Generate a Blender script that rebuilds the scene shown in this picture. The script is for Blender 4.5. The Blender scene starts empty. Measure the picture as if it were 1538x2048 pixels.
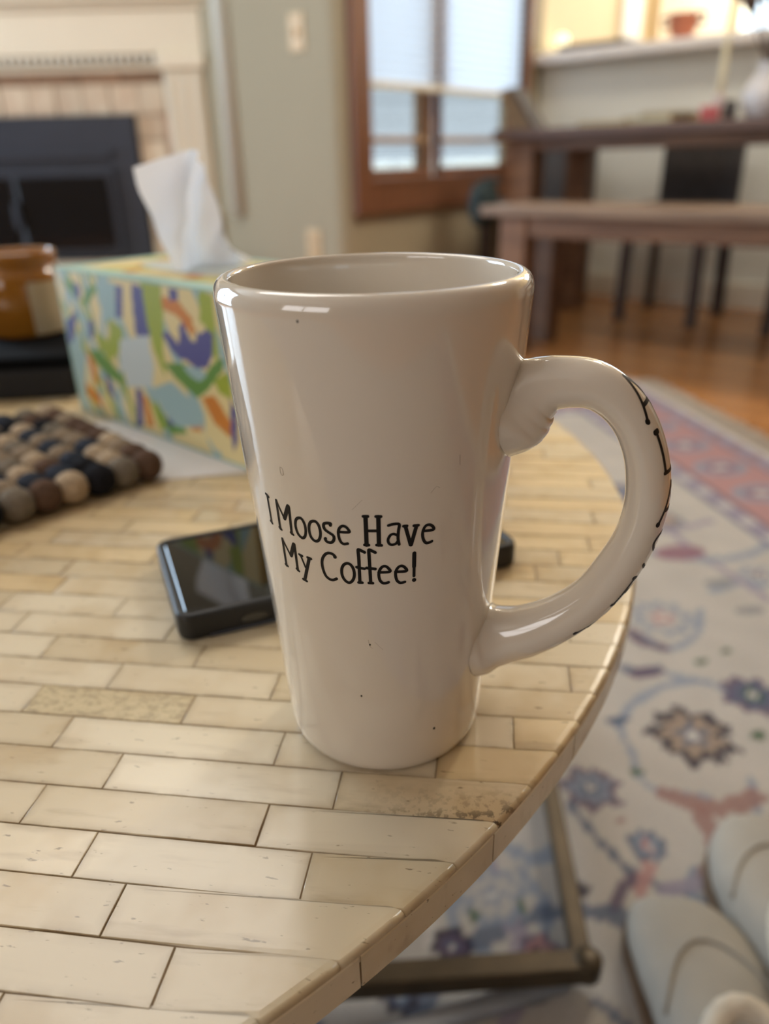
import bpy, bmesh, math, random
import numpy as np
from math import sin, cos, pi, radians, sqrt, atan2, hypot
from mathutils import Vector, Matrix

random.seed(7)
rng = np.random.default_rng(7)
scene = bpy.context.scene
COL = scene.collection

# ------------------------------------------------------------------ camera
YAW = 40.0                                  # heading, degrees left of world +Y
PITCH, ROLL = radians(25.2), radians(1.45)
CAMZ, TOP = 0.63, 0.45                      # eye height, coffee table height
FPX = 1500.0
HX = Vector((-sin(radians(YAW)), cos(radians(YAW)), 0))    # forward on the floor
RX = Vector((cos(radians(YAW)), sin(radians(YAW)), 0))     # right on the floor
def W(h, k, z=0.0):
    return RX*h + HX*k + Vector((0, 0, z))
fwd = HX*cos(PITCH) - Vector((0, 0, 1))*sin(PITCH)
up0 = HX*sin(PITCH) + Vector((0, 0, 1))*cos(PITCH)
right = RX*cos(ROLL) - up0*sin(ROLL)
upv = RX*sin(ROLL) + up0*cos(ROLL)
cam_d = bpy.data.cameras.new('camera')
cam = bpy.data.objects.new('camera', cam_d)
COL.objects.link(cam)
m = Matrix.Identity(4)
for i in range(3):
    m[i][0], m[i][1], m[i][2] = right[i], upv[i], -fwd[i]
m[2][3] = CAMZ
cam.matrix_world = m
cam_d.sensor_fit = 'VERTICAL'
cam_d.sensor_height = 24.0
cam_d.sensor_width = 24.0*1538/2048
cam_d.lens = FPX/2048*24.0
cam_d.clip_start = 0.01
cam_d.dof.use_dof = True
cam_d.dof.focus_distance = 0.207
cam_d.dof.aperture_fstop = 4.4
scene.camera = cam

# ------------------------------------------------------------------ world, lights, exposure
scene.view_settings.view_transform = 'Standard'
scene.view_settings.look = 'None'
scene.view_settings.gamma = 1.0
scene.view_settings.use_curve_mapping = False
scene.view_settings.exposure = -0.75
world = bpy.data.worlds.new('daylight'); scene.world = world
world.use_nodes = True
bg = world.node_tree.nodes['Background']
bg.inputs[0].default_value = (0.76, 0.86, 1.0, 1)
bg.inputs[1].default_value = 5.2

def area(name, loc, rot, sx, sy, power, color):
    d = bpy.data.lights.new(name, 'AREA'); d.shape = 'RECTANGLE'
    d.size, d.size_y, d.energy, d.color = sx, sy, power, color
    o = bpy.data.objects.new(name, d); COL.objects.link(o)
    o.location = loc; o.rotation_euler = rot
    return o
area('left_window_daylight', (-4.14, -0.05, 1.15), (0, radians(-90), 0), 2.1, 1.7, 150, (0.54, 0.77, 1.0))
area('rear_fill_light', (-0.6, -3.14, 1.5), (radians(90), 0, 0), 2.0, 1.2, 24, (1.0, 0.74, 0.48))  # added warm fill from behind the camera, no such source known
area('overhead_fill_light', (-1.7, .75, 2.62), (0, 0, 0), 1.3, 1.1, 31, (1.0, 0.83, 0.60))  # added overhead light, brightens the table top more than the mug front
area('kitchen_window_daylight', (-1.2, 6.14, 1.72), (radians(-90), 0, 0), 1.3, 0.85, 50, (0.95, 0.97, 1.0))

# ------------------------------------------------------------------ helpers
def lin(c):
    return tuple(((v/255)/12.92 if v/255 <= .04045 else ((v/255+.055)/1.055)**2.4) for v in c)
def tag(o, label=None, cat=None, group=None, kind=None):
    if label: o['label'] = label
    if cat: o['category'] = cat
    if group: o['group'] = group
    if kind: o['kind'] = kind
    return o

def mat(name, col, rough=.6, var=0.0, vscale=8.0, bump=0.0, bscale=60.0, metal=0.0, spec=.5, coat=0.0, rnd=0.0,
        col2=None, stretch=(1, 1, 1), trans=0.0, sss=0.0, emit=None, alpha=None, attr=None, coords='Object'):
    """Principled material with a noise-driven colour mix, optional per-object variation and bump."""
    M = bpy.data.materials.new(name); M.use_nodes = True
    nt = M.node_tree; N = nt.nodes; L = nt.links
    b = N['Principled BSDF']
    c1 = lin(col); c2 = lin(col2) if col2 else tuple(v*(1-var) for v in c1)
    b.inputs['Roughness'].default_value = rough
    b.inputs['Metallic'].default_value = metal
    b.inputs['Specular IOR Level'].default_value = spec
    if coat: b.inputs['Coat Weight'].default_value = coat; b.inputs['Coat Roughness'].default_value = .05
    if trans: b.inputs['Transmission Weight'].default_value = trans
    if sss:
        b.inputs['Subsurface Weight'].default_value = sss
        b.inputs['Subsurface Radius'].default_value = (.004, .003, .002)
        b.inputs['Subsurface Scale'].default_value = 1.0
    if emit:
        b.inputs['Emission Color'].default_value = (*lin(emit[0]), 1); b.inputs['Emission Strength'].default_value = emit[1]
    tc = N.new('ShaderNodeTexCoord'); mp = N.new('ShaderNodeMapping'); mp.inputs['Scale'].default_value = stretch
    L.new(tc.outputs[coords], mp.inputs[0])
    src = None
    if attr:
        a = N.new('ShaderNodeVertexColor'); a.layer_name = attr
        src = a.outputs[0]
        if var:
            n = N.new('ShaderNodeTexNoise'); n.inputs['Scale'].default_value = vscale; n.inputs['Detail'].default_value = 4
            L.new(mp.outputs[0], n.inputs[0])
            mr = N.new('ShaderNodeMapRange'); mr.inputs[3].default_value = 1-var; mr.inputs[4].default_value = 1+var*.4
            L.new(n.outputs[0], mr.inputs[0])
            mx = N.new('ShaderNodeVectorMath'); mx.operation = 'SCALE'
            L.new(src, mx.inputs[0]); L.new(mr.outputs[0], mx.inputs[3]); src = mx.outputs[0]
    else:
        n = N.new('ShaderNodeTexNoise'); n.inputs['Scale'].default_value = vscale; n.inputs['Detail'].default_value = 5
        L.new(mp.outputs[0], n.inputs[0])
        r = N.new('ShaderNodeValToRGB')
        r.color_ramp.elements[0].position = .32; r.color_ramp.elements[1].position = .68
        r.color_ramp.elements[0].color = (*c2, 1); r.color_ramp.elements[1].color = (*c1, 1)
        L.new(n.outputs[0], r.inputs[0]); src = r.outputs[0]
    if rnd:
        oi = N.new('ShaderNodeObjectInfo'); mr = N.new('ShaderNodeMapRange')
        mr.inputs[3].default_value = 1-rnd; mr.inputs[4].default_value = 1+rnd*.5
        L.new(oi.outputs['Random'], mr.inputs[0])
        mx = N.new('ShaderNodeVectorMath'); mx.operation = 'SCALE'
        L.new(src, mx.inputs[0]); L.new(mr.outputs[0], mx.inputs[3]); src = mx.outputs[0]
    L.new(src, b.inputs['Base Color'])
    if bump:
        n2 = N.new('ShaderNodeTexNoise'); n2.inputs['Scale'].default_value = bscale; n2.inputs['Detail'].default_value = 3
        L.new(mp.outputs[0], n2.inputs[0])
        bp = N.new('ShaderNodeBump'); bp.inputs['Strength'].default_value = bump; bp.inputs['Distance'].default_value = .002
        L.new(n2.outputs[0], bp.inputs['Height']); L.new(bp.outputs[0], b.inputs['Normal'])
    return M

class MB:
    """collects shapes, then links them as ONE mesh object"""
    def __init__(s): s.v = []; s.f = []
    def add(s, v, f):
        o = len(s.v); s.v += [tuple(p) for p in v]; s.f += [tuple(i+o for i in q) for q in f]; return s
    def box(s, x0, x1, y0, y1, z0, z1):
        return s.add([(x0,y0,z0),(x1,y0,z0),(x1,y1,z0),(x0,y1,z0),(x0,y0,z1),(x1,y0,z1),(x1,y1,z1),(x0,y1,z1)],
                     [(3,2,1,0),(4,5,6,7),(0,1,5,4),(1,2,6,5),(2,3,7,6),(3,0,4,7)])
    def rings(s, R, closed=True, cap0=True, cap1=True):
        n = len(R[0]); v = [p for r in R for p in r]; f = []
        for i in range(len(R)-1):
            for j in range(n if closed else n-1):
                k = (j+1) % n
                f.append((i*n+j, i*n+k, (i+1)*n+k, (i+1)*n+j))
        if cap0: f.append(tuple(range(n-1, -1, -1)))
        if cap1: f.append(tuple((len(R)-1)*n+j for j in range(n)))
        return s.add(v, f)
    def lathe(s, prof, n=48, cx=0, cy=0, cap0=False, cap1=False):
        return s.rings([[(cx+r*cos(2*pi*j/n), cy+r*sin(2*pi*j/n), z) for j in range(n)] for r, z in prof], True, cap0, cap1)
    def tube(s, pts, r, n=12, sq=None):
        pts = [Vector(p) for p in pts]; R = []
        ref = Vector((0,0,1))
        rr = r if isinstance(r, (list, tuple)) else [r]*len(pts)
        for i, p in enumerate(pts):
            t = (pts[min(i+1, len(pts)-1)] - pts[max(i-1, 0)]).normalized()
            a = t.cross(ref)
            if a.length < 1e-3: a = t.cross(Vector((1,0,0)))
            a.normalize(); b = a.cross(t).normalized()
            if sq: R.append([p + a*dx*rr[i] + b*dy*rr[i] for dx, dy in ((-1,-1),(1,-1),(1,1),(-1,1))])
            else: R.append([p + a*cos(2*pi*j/n)*rr[i] + b*sin(2*pi*j/n)*rr[i] for j in range(n)])
        return s.rings(R)
    def prism(s, poly, z0, z1):
        return s.rings([[(x,y,z0) for x,y in poly], [(x,y,z1) for x,y in poly]])
    def xf(s, M):
        s.v = [tuple(M @ Vector(p)) for p in s.v]; return s
    def build(s, name, material, parent=None, smooth=False, bevel=0.0, sub=0, seg=2):
        me = bpy.data.meshes.new(name); me.from_pydata(s.v, [], s.f); me.validate(); me.update()
        bm = bmesh.new(); bm.from_mesh(me); bmesh.ops.recalc_face_normals(bm, faces=bm.faces); bm.to_mesh(me); bm.free()
        o = bpy.data.objects.new(name, me); COL.objects.link(o)
        if material: me.materials.append(material)
        if smooth: me.polygons.foreach_set('use_smooth', [True]*len(me.polygons))
        if bevel:
            md = o.modifiers.new('bevel', 'BEVEL'); md.width = bevel; md.segments = seg; md.limit_method = 'ANGLE'; md.angle_limit = radians(40)
        if sub:
            md = o.modifiers.new('sub', 'SUBSURF'); md.levels = md.render_levels = sub
        if parent: o.parent = parent
        return o

def empty(name, loc, rz=0, label=None, cat=None, group=None, kind=None):
    o = bpy.data.objects.new(name, None); COL.objects.link(o)
    o.empty_display_size = .05
    o.location = loc; o.rotation_euler = (0, 0, radians(rz))
    return tag(o, label, cat, group, kind)
def bx(name, m, parent, x0, x1, y0, y1, z0, z1, bevel=.004):
    return MB().box(x0,x1,y0,y1,z0,z1).build(name, m, parent, bevel=bevel)
def struct(o):
    o['kind'] = 'structure'; return o
def spline(P, n=8, closed=False):
    P = [np.array(p, float) for p in P]; out = []; m_ = len(P)
    for i in range(m_ if closed else m_-1):
        if closed: a,b,c,d = P[i-1], P[i], P[(i+1)%m_], P[(i+2)%m_]
        else: a,b,c,d = P[max(i-1,0)], P[i], P[i+1], P[min(i+2,m_-1)]
        for t in np.arange(n)/n:
            out.append(.5*((2*b)+(c-a)*t+(2*a-5*b+4*c-d)*t*t+(3*b-a-3*c+d)*t**3))
    if not closed: out.append(P[-1])
    return out
def in_poly(X, Y, poly):
    ins = np.zeros(X.shape, bool); n = len(poly)
    for i in range(n):
        x1,y1 = poly[i]; x2,y2 = poly[(i+1)%n]
        if y1 == y2: continue
        c = ((y1 > Y) != (y2 > Y)) & (X < (x2-x1)*(Y-y1)/(y2-y1)+x1)
        ins ^= c
    return ins
def grid_mesh(name, V, ni, nj, colors, material, parent=None, smooth=True):
    """V (ni*nj,3) grid with a per-vertex colour layer (linear rgb)"""
    i, j = np.meshgrid(np.arange(ni-1), np.arange(nj-1), indexing='ij')
    a = (i*nj+j).ravel(); F = np.stack([a, a+nj, a+nj+1, a+1], 1)
    me = bpy.data.meshes.new(name)
    me.vertices.add(len(V)); me.vertices.foreach_set('co', np.asarray(V, np.float32).ravel())
    me.loops.add(F.size); me.loops.foreach_set('vertex_index', F.ravel().astype(np.int32))
    me.polygons.add(len(F)); me.polygons.foreach_set('loop_start', np.arange(0, F.size, 4, dtype=np.int32))
    me.update(calc_edges=True); me.validate()
    if smooth: me.polygons.foreach_set('use_smooth', np.ones(len(F), bool))
    if colors is not None:
        ca = me.color_attributes.new('pattern', 'FLOAT_COLOR', 'POINT')
        ca.data.foreach_set('color', np.c_[colors, np.ones(len(colors))].astype(np.float32).ravel())
    me.materials.append(material)
    o = bpy.data.objects.new(name, me); COL.objects.link(o)
    if parent: o.parent = parent
    return o

# ------------------------------------------------------------------ measured data
# slogan strokes on the mug: (width mm, closed, [(azimuth deg, height mm)])
SLOGAN = [
(0.8,0,[(-140.34,96.68),(-140.37,87.95)]),
(0.7,0,[(-141.25,96.81),(-139.34,96.25)]),
(0.7,0,[(-141.13,88.28),(-139.86,87.77)]),
(0.85,0,[(-134.37,96.31),(-134.63,87.37)]),
(0.6,0,[(-134.37,96.31),(-130.89,91.19)]),
(1.25,0,[(-130.8,91.51),(-127.78,95.74)]),
(0.85,0,[(-127.37,95.62),(-127.92,87.28)]),
(0.7,0,[(-135.16,87.66),(-133.84,87.24)]),
(0.7,0,[(-128.4,87.5),(-127.09,87.04)]),
(0.8,1,[(-123,93.1),(-124.27,92.48),(-125.08,91.12),(-125.13,89.48),(-124.47,87.96),(-123.18,87.07),(-122.06,87),(-120.95,87.77),(-120.33,89.31),(-120.32,90.93),(-120.83,92.26),(-121.74,93.11)]),
(0.8,1,[(-116.34,93.13),(-117.61,92.55),(-118.44,91.22),(-118.59,89.58),(-118.13,88.02),(-116.94,87.08),(-115.63,87),(-114.51,87.63),(-113.71,89.06),(-113.6,90.69),(-114.07,92.23),(-115.06,93.1)]),
(0.8,0,[(-109.08,92.69),(-108.88,93.25),(-110.07,93.29),(-111.47,92.98),(-111.92,92.09),(-111.45,91.14),(-109.92,90.41),(-108.38,89.76),(-107.95,88.89),(-108.49,87.82),(-109.64,87.29),(-111.14,87.43),(-111.75,88.08),(-111.56,88.4)]),
(0.75,0,[(-105.72,90.99),(-101.77,91.15),(-101.95,91.94),(-102.85,92.68),(-104.1,92.9),(-105.33,92.22),(-105.99,90.97),(-105.92,89.27),(-105.27,87.9),(-104.15,87.34),(-102.56,87.59)]),
(0.85,0,[(-134.41,84.16),(-134.49,75.3)]),
(0.6,0,[(-134.41,84.16),(-130.41,79.35)]),
(1.25,0,[(-130.31,79.69),(-127.66,83.79)]),
(0.85,0,[(-127.38,83.74),(-127.53,75.45)]),
(0.7,0,[(-135.06,75.55),(-133.55,75.27)]),
(0.7,0,[(-128.13,75.71),(-126.78,75.18)]),
(0.6,0,[(-124.72,80.9),(-122.8,77.21)]),
(1,0,[(-120.35,80.67),(-124.19,72.89)]),
(0.7,0,[(-125.38,81.05),(-123.81,80.87)]),
(0.75,0,[(-121.15,80.89),(-119.38,80.74)]),
(0.75,0,[(-125.15,72.9),(-123.21,72.61)]),
(0.8,0,[(-108.28,82.9),(-109.02,83.61),(-110.79,83.87),(-112.44,83.25),(-113.82,81.81),(-114.39,80.04),(-114.12,77.95),(-113.2,76.15),(-111.7,75.27),(-110.11,75.15),(-108.45,75.78)]),
(1,0,[(-108.35,83),(-108.31,82.85)]),
(0.8,1,[(-103.57,81.22),(-104.84,80.7),(-105.8,79.36),(-105.96,77.43),(-105.08,75.79),(-103.51,74.95),(-102.1,75.37),(-101.03,76.73),(-100.75,78.45),(-101.27,80.11),(-102.38,81.09)]),
(1.05,0,[(-95.1,96.04),(-95.2,87.4)]),
(1.05,0,[(-90.35,96.02),(-90.43,87.4)]),
(0.8,0,[(-94.99,91.78),(-90.56,91.77)]),
(0.8,0,[(-95.95,96.13),(-94.25,96.15)]),
(0.8,0,[(-91.24,96.1),(-89.38,96.06)]),
(0.8,0,[(-95.95,87.45),(-94.37,87.41)]),
(0.8,0,[(-91.31,87.41),(-89.43,87.27)]),
(0.78,0,[(-86.64,93.28),(-84.87,93.59),(-82.61,93.41),(-82.87,91.49),(-83.06,89.11),(-82.64,87.26)]),
(0.72,0,[(-83.05,90.01),(-84.67,90.61),(-86.04,90.23),(-86.89,88.91),(-86.54,87.78),(-85.47,87.31),(-83.95,87.55),(-83.06,88.4)]),
(0.95,0,[(-80.17,92.48),(-78.12,86.78)]),
(1,0,[(-75.98,92.09),(-77.93,86.77)]),
(0.8,0,[(-80.92,92.74),(-79.62,92.72)]),
(0.8,0,[(-76.89,92.54),(-75.14,92.48)]),
(0.78,0,[(-73.19,90.48),(-68.92,90.34),(-69.2,91.34),(-70.59,92.07),(-72.06,91.99),(-73.02,90.95),(-73.36,89.39),(-72.89,87.72),(-71.82,86.64),(-70.58,86.55),(-69.35,86.78)]),
(0.85,0,[(-96.15,85.1),(-98.27,85.9),(-98.63,85.44),(-98.56,82.59),(-98.66,75.29)]),
(0.8,0,[(-99.61,80.25),(-96.49,79.83)]),
(0.8,0,[(-99.2,75.26),(-97.65,75.26)]),
(0.85,0,[(-91.96,85.07),(-94.07,85.89),(-94.45,85.46),(-94.36,81.65),(-94.26,75.3)]),
(0.85,0,[(-95.56,80.13),(-92.2,79.81)]),
(0.8,0,[(-94.98,75.24),(-93.39,75.19)]),
(0.78,0,[(-90.82,78.7),(-86.44,78.78),(-86.89,79.86),(-88.16,80.64),(-89.46,80.42),(-90.48,79.33),(-90.85,77.86),(-90.48,76.14),(-89.38,75.2),(-88.06,75.11),(-86.99,75.35)]),
(0.78,0,[(-84.17,78.66),(-79.73,78.53),(-80.21,79.63),(-81.54,80.37),(-82.85,80.11),(-83.85,79.06),(-84.13,77.6),(-83.62,75.85),(-82.47,74.96),(-81.4,74.87),(-80.32,75.02)]),
(1.05,0,[(-76.54,83.96),(-76.55,79.68)]),
(0.8,0,[(-76.55,79.68),(-76.53,76.6)]),
(1.15,0,[(-76.47,75.31),(-76.41,75.26)])]

BOXART = [
('b',[(62,106),(88,106),(80,81),(66,78),(60,93)]),
('p',[(88,105),(97,105),(90,82),(81,82)]),
('p',[(110,108),(121,106),(122,75),(107,72),(106,91)]),
('l',[(119,107),(137,108),(136,79),(135,46),(128,59),(124,88)]),
('o',[(144,103),(164,100),(177,85),(173,80),(158,92),(142,94)]),
('p',[(153,108),(163,108),(161,102),(154,100)]),
('p',[(137,78),(151,73),(159,70),(158,83),(163,89),(170,77),(174,74),(178,84),(181,83),(182,76),(191,86),(196,85),(192,71),(181,61),(169,63),(155,63),(147,67)]),
('l',[(185,110),(199,108),(199,90),(193,86),(183,91)]),
('g',[(145,58),(162,61),(172,54),(174,49),(190,65),(204,70),(200,62),(183,49),(169,40),(161,49)]),
('b',[(161,60),(177,61),(183,57),(175,50),(167,54)]),
('l',[(189,54),(202,61),(206,46),(195,47)]),
('o',[(173,40),(186,44),(201,31),(203,22),(191,25),(183,36)]),
('p',[(205,45),(210,40),(208,18),(202,8),(202,25)]),
('b',[(115,37),(136,42),(142,38),(148,43),(156,36),(172,36),(172,25),(157,19),(139,16),(128,21),(115,30)]),
('w',[(92,64),(119,69),(122,54),(115,37),(81,32),(80,45)]),
('l',[(49,69),(64,63),(75,79),(88,75),(82,60),(65,50),(50,55)]),
('p',[(39,75),(47,77),(44,64),(36,60)]),
('g',[(31,53),(49,54),(73,41),(81,32),(60,34),(39,43)]),
('o',[(27,51),(37,46),(39,26),(31,28)]),
('p',[(50,39),(57,33),(60,17),(50,23)]),
('o',[(17,25),(36,17),(38,6),(16,14)]),
('p',[(93,33),(99,33),(94,5),(85,3)]),
('o',[(100,30),(106,28),(110,10),(99,6)]),
('l',[(108,30),(118,22),(128,10),(117,6)]),
('g',[(115,30),(131,12),(145,18),(152,11),(129,5),(119,16)]),
('p',[(128,19),(137,24),(141,17),(130,11)]),
('o',[(156,18),(169,22),(170,16),(158,14)]),
('p',[(4,71),(26,82),(10,56),(0,47)]),
('g',[(12,104),(29,101),(27,90),(17,96)]),
('g',[(36,89),(52,102),(63,102),(43,86)]),
('p',[(28,103),(37,99),(33,90),(27,90)]),
('b',[(-7,46),(24,67),(11,1),(-2,2)]),
('w',[(81,66),(121,75),(120,59),(98,46),(73,42)]),
('b',[(114,36),(141,46),(156,39),(171,34),(168,19),(140,13),(124,21)]),
('l',[(120,109),(144,109),(142,85),(132,55),(125,64),(121,83)]),
('l',[(183,105),(198,103),(199,74),(195,65),(188,85)]),
('p',[(137,78),(145,80),(156,73),(160,85),(165,87),(168,78),(175,76),(182,83),(189,87),(195,84),(192,71),(184,61),(171,60),(157,65),(146,69)]),
('g',[(134,57),(153,60),(171,50),(182,55),(198,70),(203,67),(184,48),(169,39),(148,48)]),
('b',[(156,59),(171,60),(181,59),(173,51),(164,53)]),
('o',[(145,101),(161,101),(176,91),(171,86),(156,92),(143,94)]),
('p',[(152,107),(163,108),(162,102),(153,100)]),
('o',[(174,40),(189,44),(203,29),(201,18),(185,25)]),
('p',[(108,105),(122,106),(120,74),(104,72)]),
('p',[(92,32),(100,33),(95,4),(85,1)]),
('o',[(100,29),(106,28),(110,7),(100,5)]),
('p',[(204,36),(211,42),(209,26),(202,7)]),
('l',[(195,54),(207,63),(207,45),(201,45)]),
('y',[(175,35),(184,21),(191,10),(184,5),(173,14)]),
]
RUG_FLOWERS = [ (0.466,0.612,0.049,9,'dark','beige','blue'), (0.578,0.662,0.038,8,'purple','blue','green'), (0.558,0.847,0.045,10,'lblue','field','pink'), (0.338,0.478,0.02,8,'blue','lblue','pink'), (0.315,0.56,0.032,7,'purple','lblue','blue'), (0.171,0.455,0.033,9,'lblue','field','lblue'), (0.772,0.927,0.031,7,'lblue','field','purple'), (0.194,0.394,0.019,6,'purple','pink','dark'), (0.122,0.415,0.019,6,'dark','purple','blue'), (0.069,0.382,0.016,8,'dark','blue','lblue') ]
RUG_CURVES = [ ('lblue',0.004,[(0.391,0.654),(0.384,0.604),(0.375,0.559),(0.395,0.536),(0.434,0.523)]), ('lblue',0.006,[(0.389,0.646),(0.434,0.683),(0.492,0.703),(0.541,0.696)]), ('lblue',0.004,[(0.489,0.535),(0.471,0.496),(0.443,0.476)]), ('rust',0.012,[(0.391,0.534),(0.416,0.513),(0.451,0.506),(0.481,0.515)]), ('rust',0.01,[(0.411,0.505),(0.408,0.477),(0.395,0.443),(0.371,0.439)]), ('blue',0.004,[(0.284,0.542),(0.293,0.5),(0.307,0.458),(0.323,0.435),(0.349,0.419),(0.383,0.394)]), ('lblue',0.004,[(0.366,0.443),(0.352,0.424),(0.355,0.413),(0.38,0.398)]), ('pink',0.008,[(0.328,0.454),(0.313,0.44),(0.305,0.434)]), ('purple',0.006,[(0.305,0.447),(0.286,0.432),(0.276,0.421)]), ('lblue',0.006,[(0.151,0.476),(0.13,0.443),(0.137,0.412),(0.161,0.389)]), ('lblue',0.006,[(0.205,0.476),(0.215,0.441),(0.206,0.413),(0.186,0.398)]), ('lblue',0.008,[(0.201,0.507),(0.223,0.484),(0.247,0.491)]), ('field2',0.006,[(0.107,0.437),(0.106,0.414),(0.11,0.395)]), ('blue',0.004,[(0.223,0.347),(0.233,0.333),(0.24,0.32)]), ('lblue',0.01,[(0.676,0.901),(0.719,0.914),(0.752,0.899)]), ('blue',0.008,[(0.446,0.748),(0.465,0.737),(0.494,0.738)]), ('lav',0.008,[(0.715,1.106),(0.716,1.009),(0.731,0.92),(0.738,0.857)]), ('lblue',0.006,[(0.511,0.811),(0.52,0.773),(0.58,0.796),(0.622,0.854)]), ('purple',0.01,[(0.497,0.821),(0.502,0.795),(0.52,0.779)]), ('lblue',0.006,[(0.551,0.658),(0.544,0.69),(0.499,0.721)]) ]
RUG_BLOBS = [ ('green',0.602,0.753,0.008,0.007), ('green',0.554,0.74,0.01,0.006), ('green',0.149,0.439,0.004,0.008), ('green',0.193,0.439,0.004,0.008), ('green',0.375,0.57,0.008,0.006), ('mauve',0.688,1.024,0.046,0.026), ('grey',0.696,0.919,0.026,0.013), ('grey',0.694,0.838,0.025,0.011), ('dark',0.255,0.444,0.007,0.008), ('dark',0.179,0.356,0.006,0.005), ('green',0.54,0.596,0.01,0.007), ('rust',0.326,0.513,0.006,0.004), ('blue',0.393,0.654,0.015,0.008), ('purple',0.47,0.732,0.026,0.01) ]
TISSUE = [ [(-0.1655,0.5600,0.6287),(-0.1539,0.5520,0.5958),(-0.1471,0.5480,0.5765),(-0.1436,0.5480,0.5605)],[(-0.1177,0.5350,0.6383),(-0.1248,0.5300,0.6088),(-0.1307,0.5350,0.5839),(-0.1367,0.5450,0.5594)],[(-0.1264,0.5850,0.6330),(-0.1337,0.5920,0.6079),(-0.1332,0.5800,0.5832),(-0.1328,0.5650,0.5562)],[(-0.1256,0.6100,0.6240),(-0.1286,0.6000,0.6040),(-0.1268,0.5850,0.5792),(-0.1230,0.5700,0.5553)],[(-0.1119,0.5750,0.5959),(-0.1094,0.5700,0.5784),(-0.1031,0.5700,0.5704),(-0.1056,0.5750,0.5553)],[(-0.1150,0.6000,0.5811),(-0.1103,0.5950,0.5715),(-0.0995,0.5900,0.5660),(-0.0950,0.5950,0.5618)] ]

# ------------------------------------------------------------------ materials of the room
M_wall = mat('sage_plaster', (164, 154, 130), .8, .05, 3, bump=.05)
M_pale = mat('pale_plaster', (222, 222, 212), .75, .05, 3, bump=.05)
M_cream = mat('cream_plaster', (240, 228, 196), .8, .05, 3)
M_ceil = mat('ceiling_paint', (232, 226, 214), .9, .03, 3)
M_white = mat('white_trim_paint', (226, 220, 204), .45, .05, 6)
M_counter = mat('counter_laminate', (226, 222, 218), .35, .06, 20)
M_frame = mat('stained_wood_trim', (126, 84, 58), .4, .25, 5, stretch=(8, 8, .6), bump=.05)
def clear_glass():
    M = bpy.data.materials.new('window_glass'); M.use_nodes = True
    nt = M.node_tree; N = nt.nodes; L = nt.links; N.remove(N['Principled BSDF'])
    t = N.new('ShaderNodeBsdfTransparent'); t.inputs[0].default_value = (.95, .98, .97, 1)
    g = N.new('ShaderNodeBsdfGlossy'); g.inputs['Roughness'].default_value = .02
    mx = N.new('ShaderNodeMixShader'); mx.inputs[0].default_value = .05
    L.new(t.outputs[0], mx.inputs[1]); L.new(g.outputs[0], mx.inputs[2]); L.new(mx.outputs[0], N['Material Output'].inputs[0])
    return M
M_glass = clear_glass()

def plank_floor():
    M = mat('oak_floor', (206, 144, 86), .24, .3, 4, stretch=(1, 14, 1), bump=.03, bscale=30)
    nt = M.node_tree; N = nt.nodes; L = nt.links; b = N['Principled BSDF']
    src = b.inputs['Base Color'].links[0].from_socket
    br = N.new('ShaderNodeTexBrick'); tc = N.new('ShaderNodeTexCoord')
    L.new(tc.outputs['Object'], br.inputs[0])
    br.inputs['Color1'].default_value = (.75, .75, .75, 1); br.inputs['Color2'].default_value = (1.1, 1.05, 1, 1)
    br.inputs['Mortar'].default_value = (.25, .2, .16, 1); br.inputs['Scale'].default_value = 1
    br.inputs['Mortar Size'].default_value = .0015; br.inputs['Brick Width'].default_value = .9; br.inputs['Row Height'].default_value = .083
    mx = N.new('ShaderNodeVectorMath'); mx.operation = 'MULTIPLY'
    L.new(src, mx.inputs[0]); L.new(br.outputs[0], mx.inputs[1]); L.new(mx.outputs[0], b.inputs['Base Color'])
    return M
M_floor = plank_floor()

# ------------------------------------------------------------------ the room shell
XW, YA, YC, YK = -1.986, 2.185, 3.58, 6.0     # window wall, alcove wall, half wall front, kitchen back wall
XL, XR, YR, HC = -4.0, 2.6, -3.0, 2.5
poly = [(XL-.2, YR-.2), (XR+.1, YR-.2), (XR+.1, YK+.1), (XW-.1, YK+.1), (XW-.1, YA+.1), (XL-.2, YA+.1)]
struct(MB().prism(poly, -.06, 0).build('floor', M_floor))
b = MB()                                              # ceiling with an added, unseen skylight opening that lights the table top
for x0, x1, y0, y1 in ((XL-.2, -2.4, YR-.2, YA+.1), (-1.0, XR+.1, YR-.2, YA+.1), (-2.4, -1.0, YR-.2, .15), (-2.4, -1.0, 1.35, YA+.1), (XW-.1, XR+.1, YA+.1, YK+.1)):
    b.box(x0, x1, y0, y1, HC, HC+.06)
struct(b.build('ceiling', M_ceil))

def wall_with_hole(name, m, axis, at0, at1, a0, a1, h0, h1, z0, z1):
    """axis 'x': a wall at x in at0..at1 running along y from a0 to a1, hole h0..h1 x z0..z1"""
    b = MB()
    def bxx(u0, u1, w0, w1):
        if u1-u0 < 1e-4 or w1-w0 < 1e-4: return
        if axis == 'x': b.box(at0, at1, u0, u1, w0, w1)
        else: b.box(u0, u1, at0, at1, w0, w1)
    bxx(a0, h0, 0, HC); bxx(h1, a1, 0, HC); bxx(h0, h1, 0, z0); bxx(h0, h1, z1, HC)
    return struct(b.build(name, m))
# left wall with the big window that lights the table
wall_with_hole('wall_left', M_wall, 'x', XL-.12, XL, YR-.2, YA+.1, -.9, .8, .1, 2.2)
# back of the living room
M_tan = mat('tan_rear_plaster', (150, 126, 98), .85, .06, 3)
wall_with_hole('wall_rear', M_tan, 'y', YR-.12, YR, XL-.12, XR+.1, -1.6, .4, .9, 2.1)
struct(MB().box(XR, XR+.1, YR, YK+.1, 0, HC).build('wall_right', M_tan))
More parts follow.
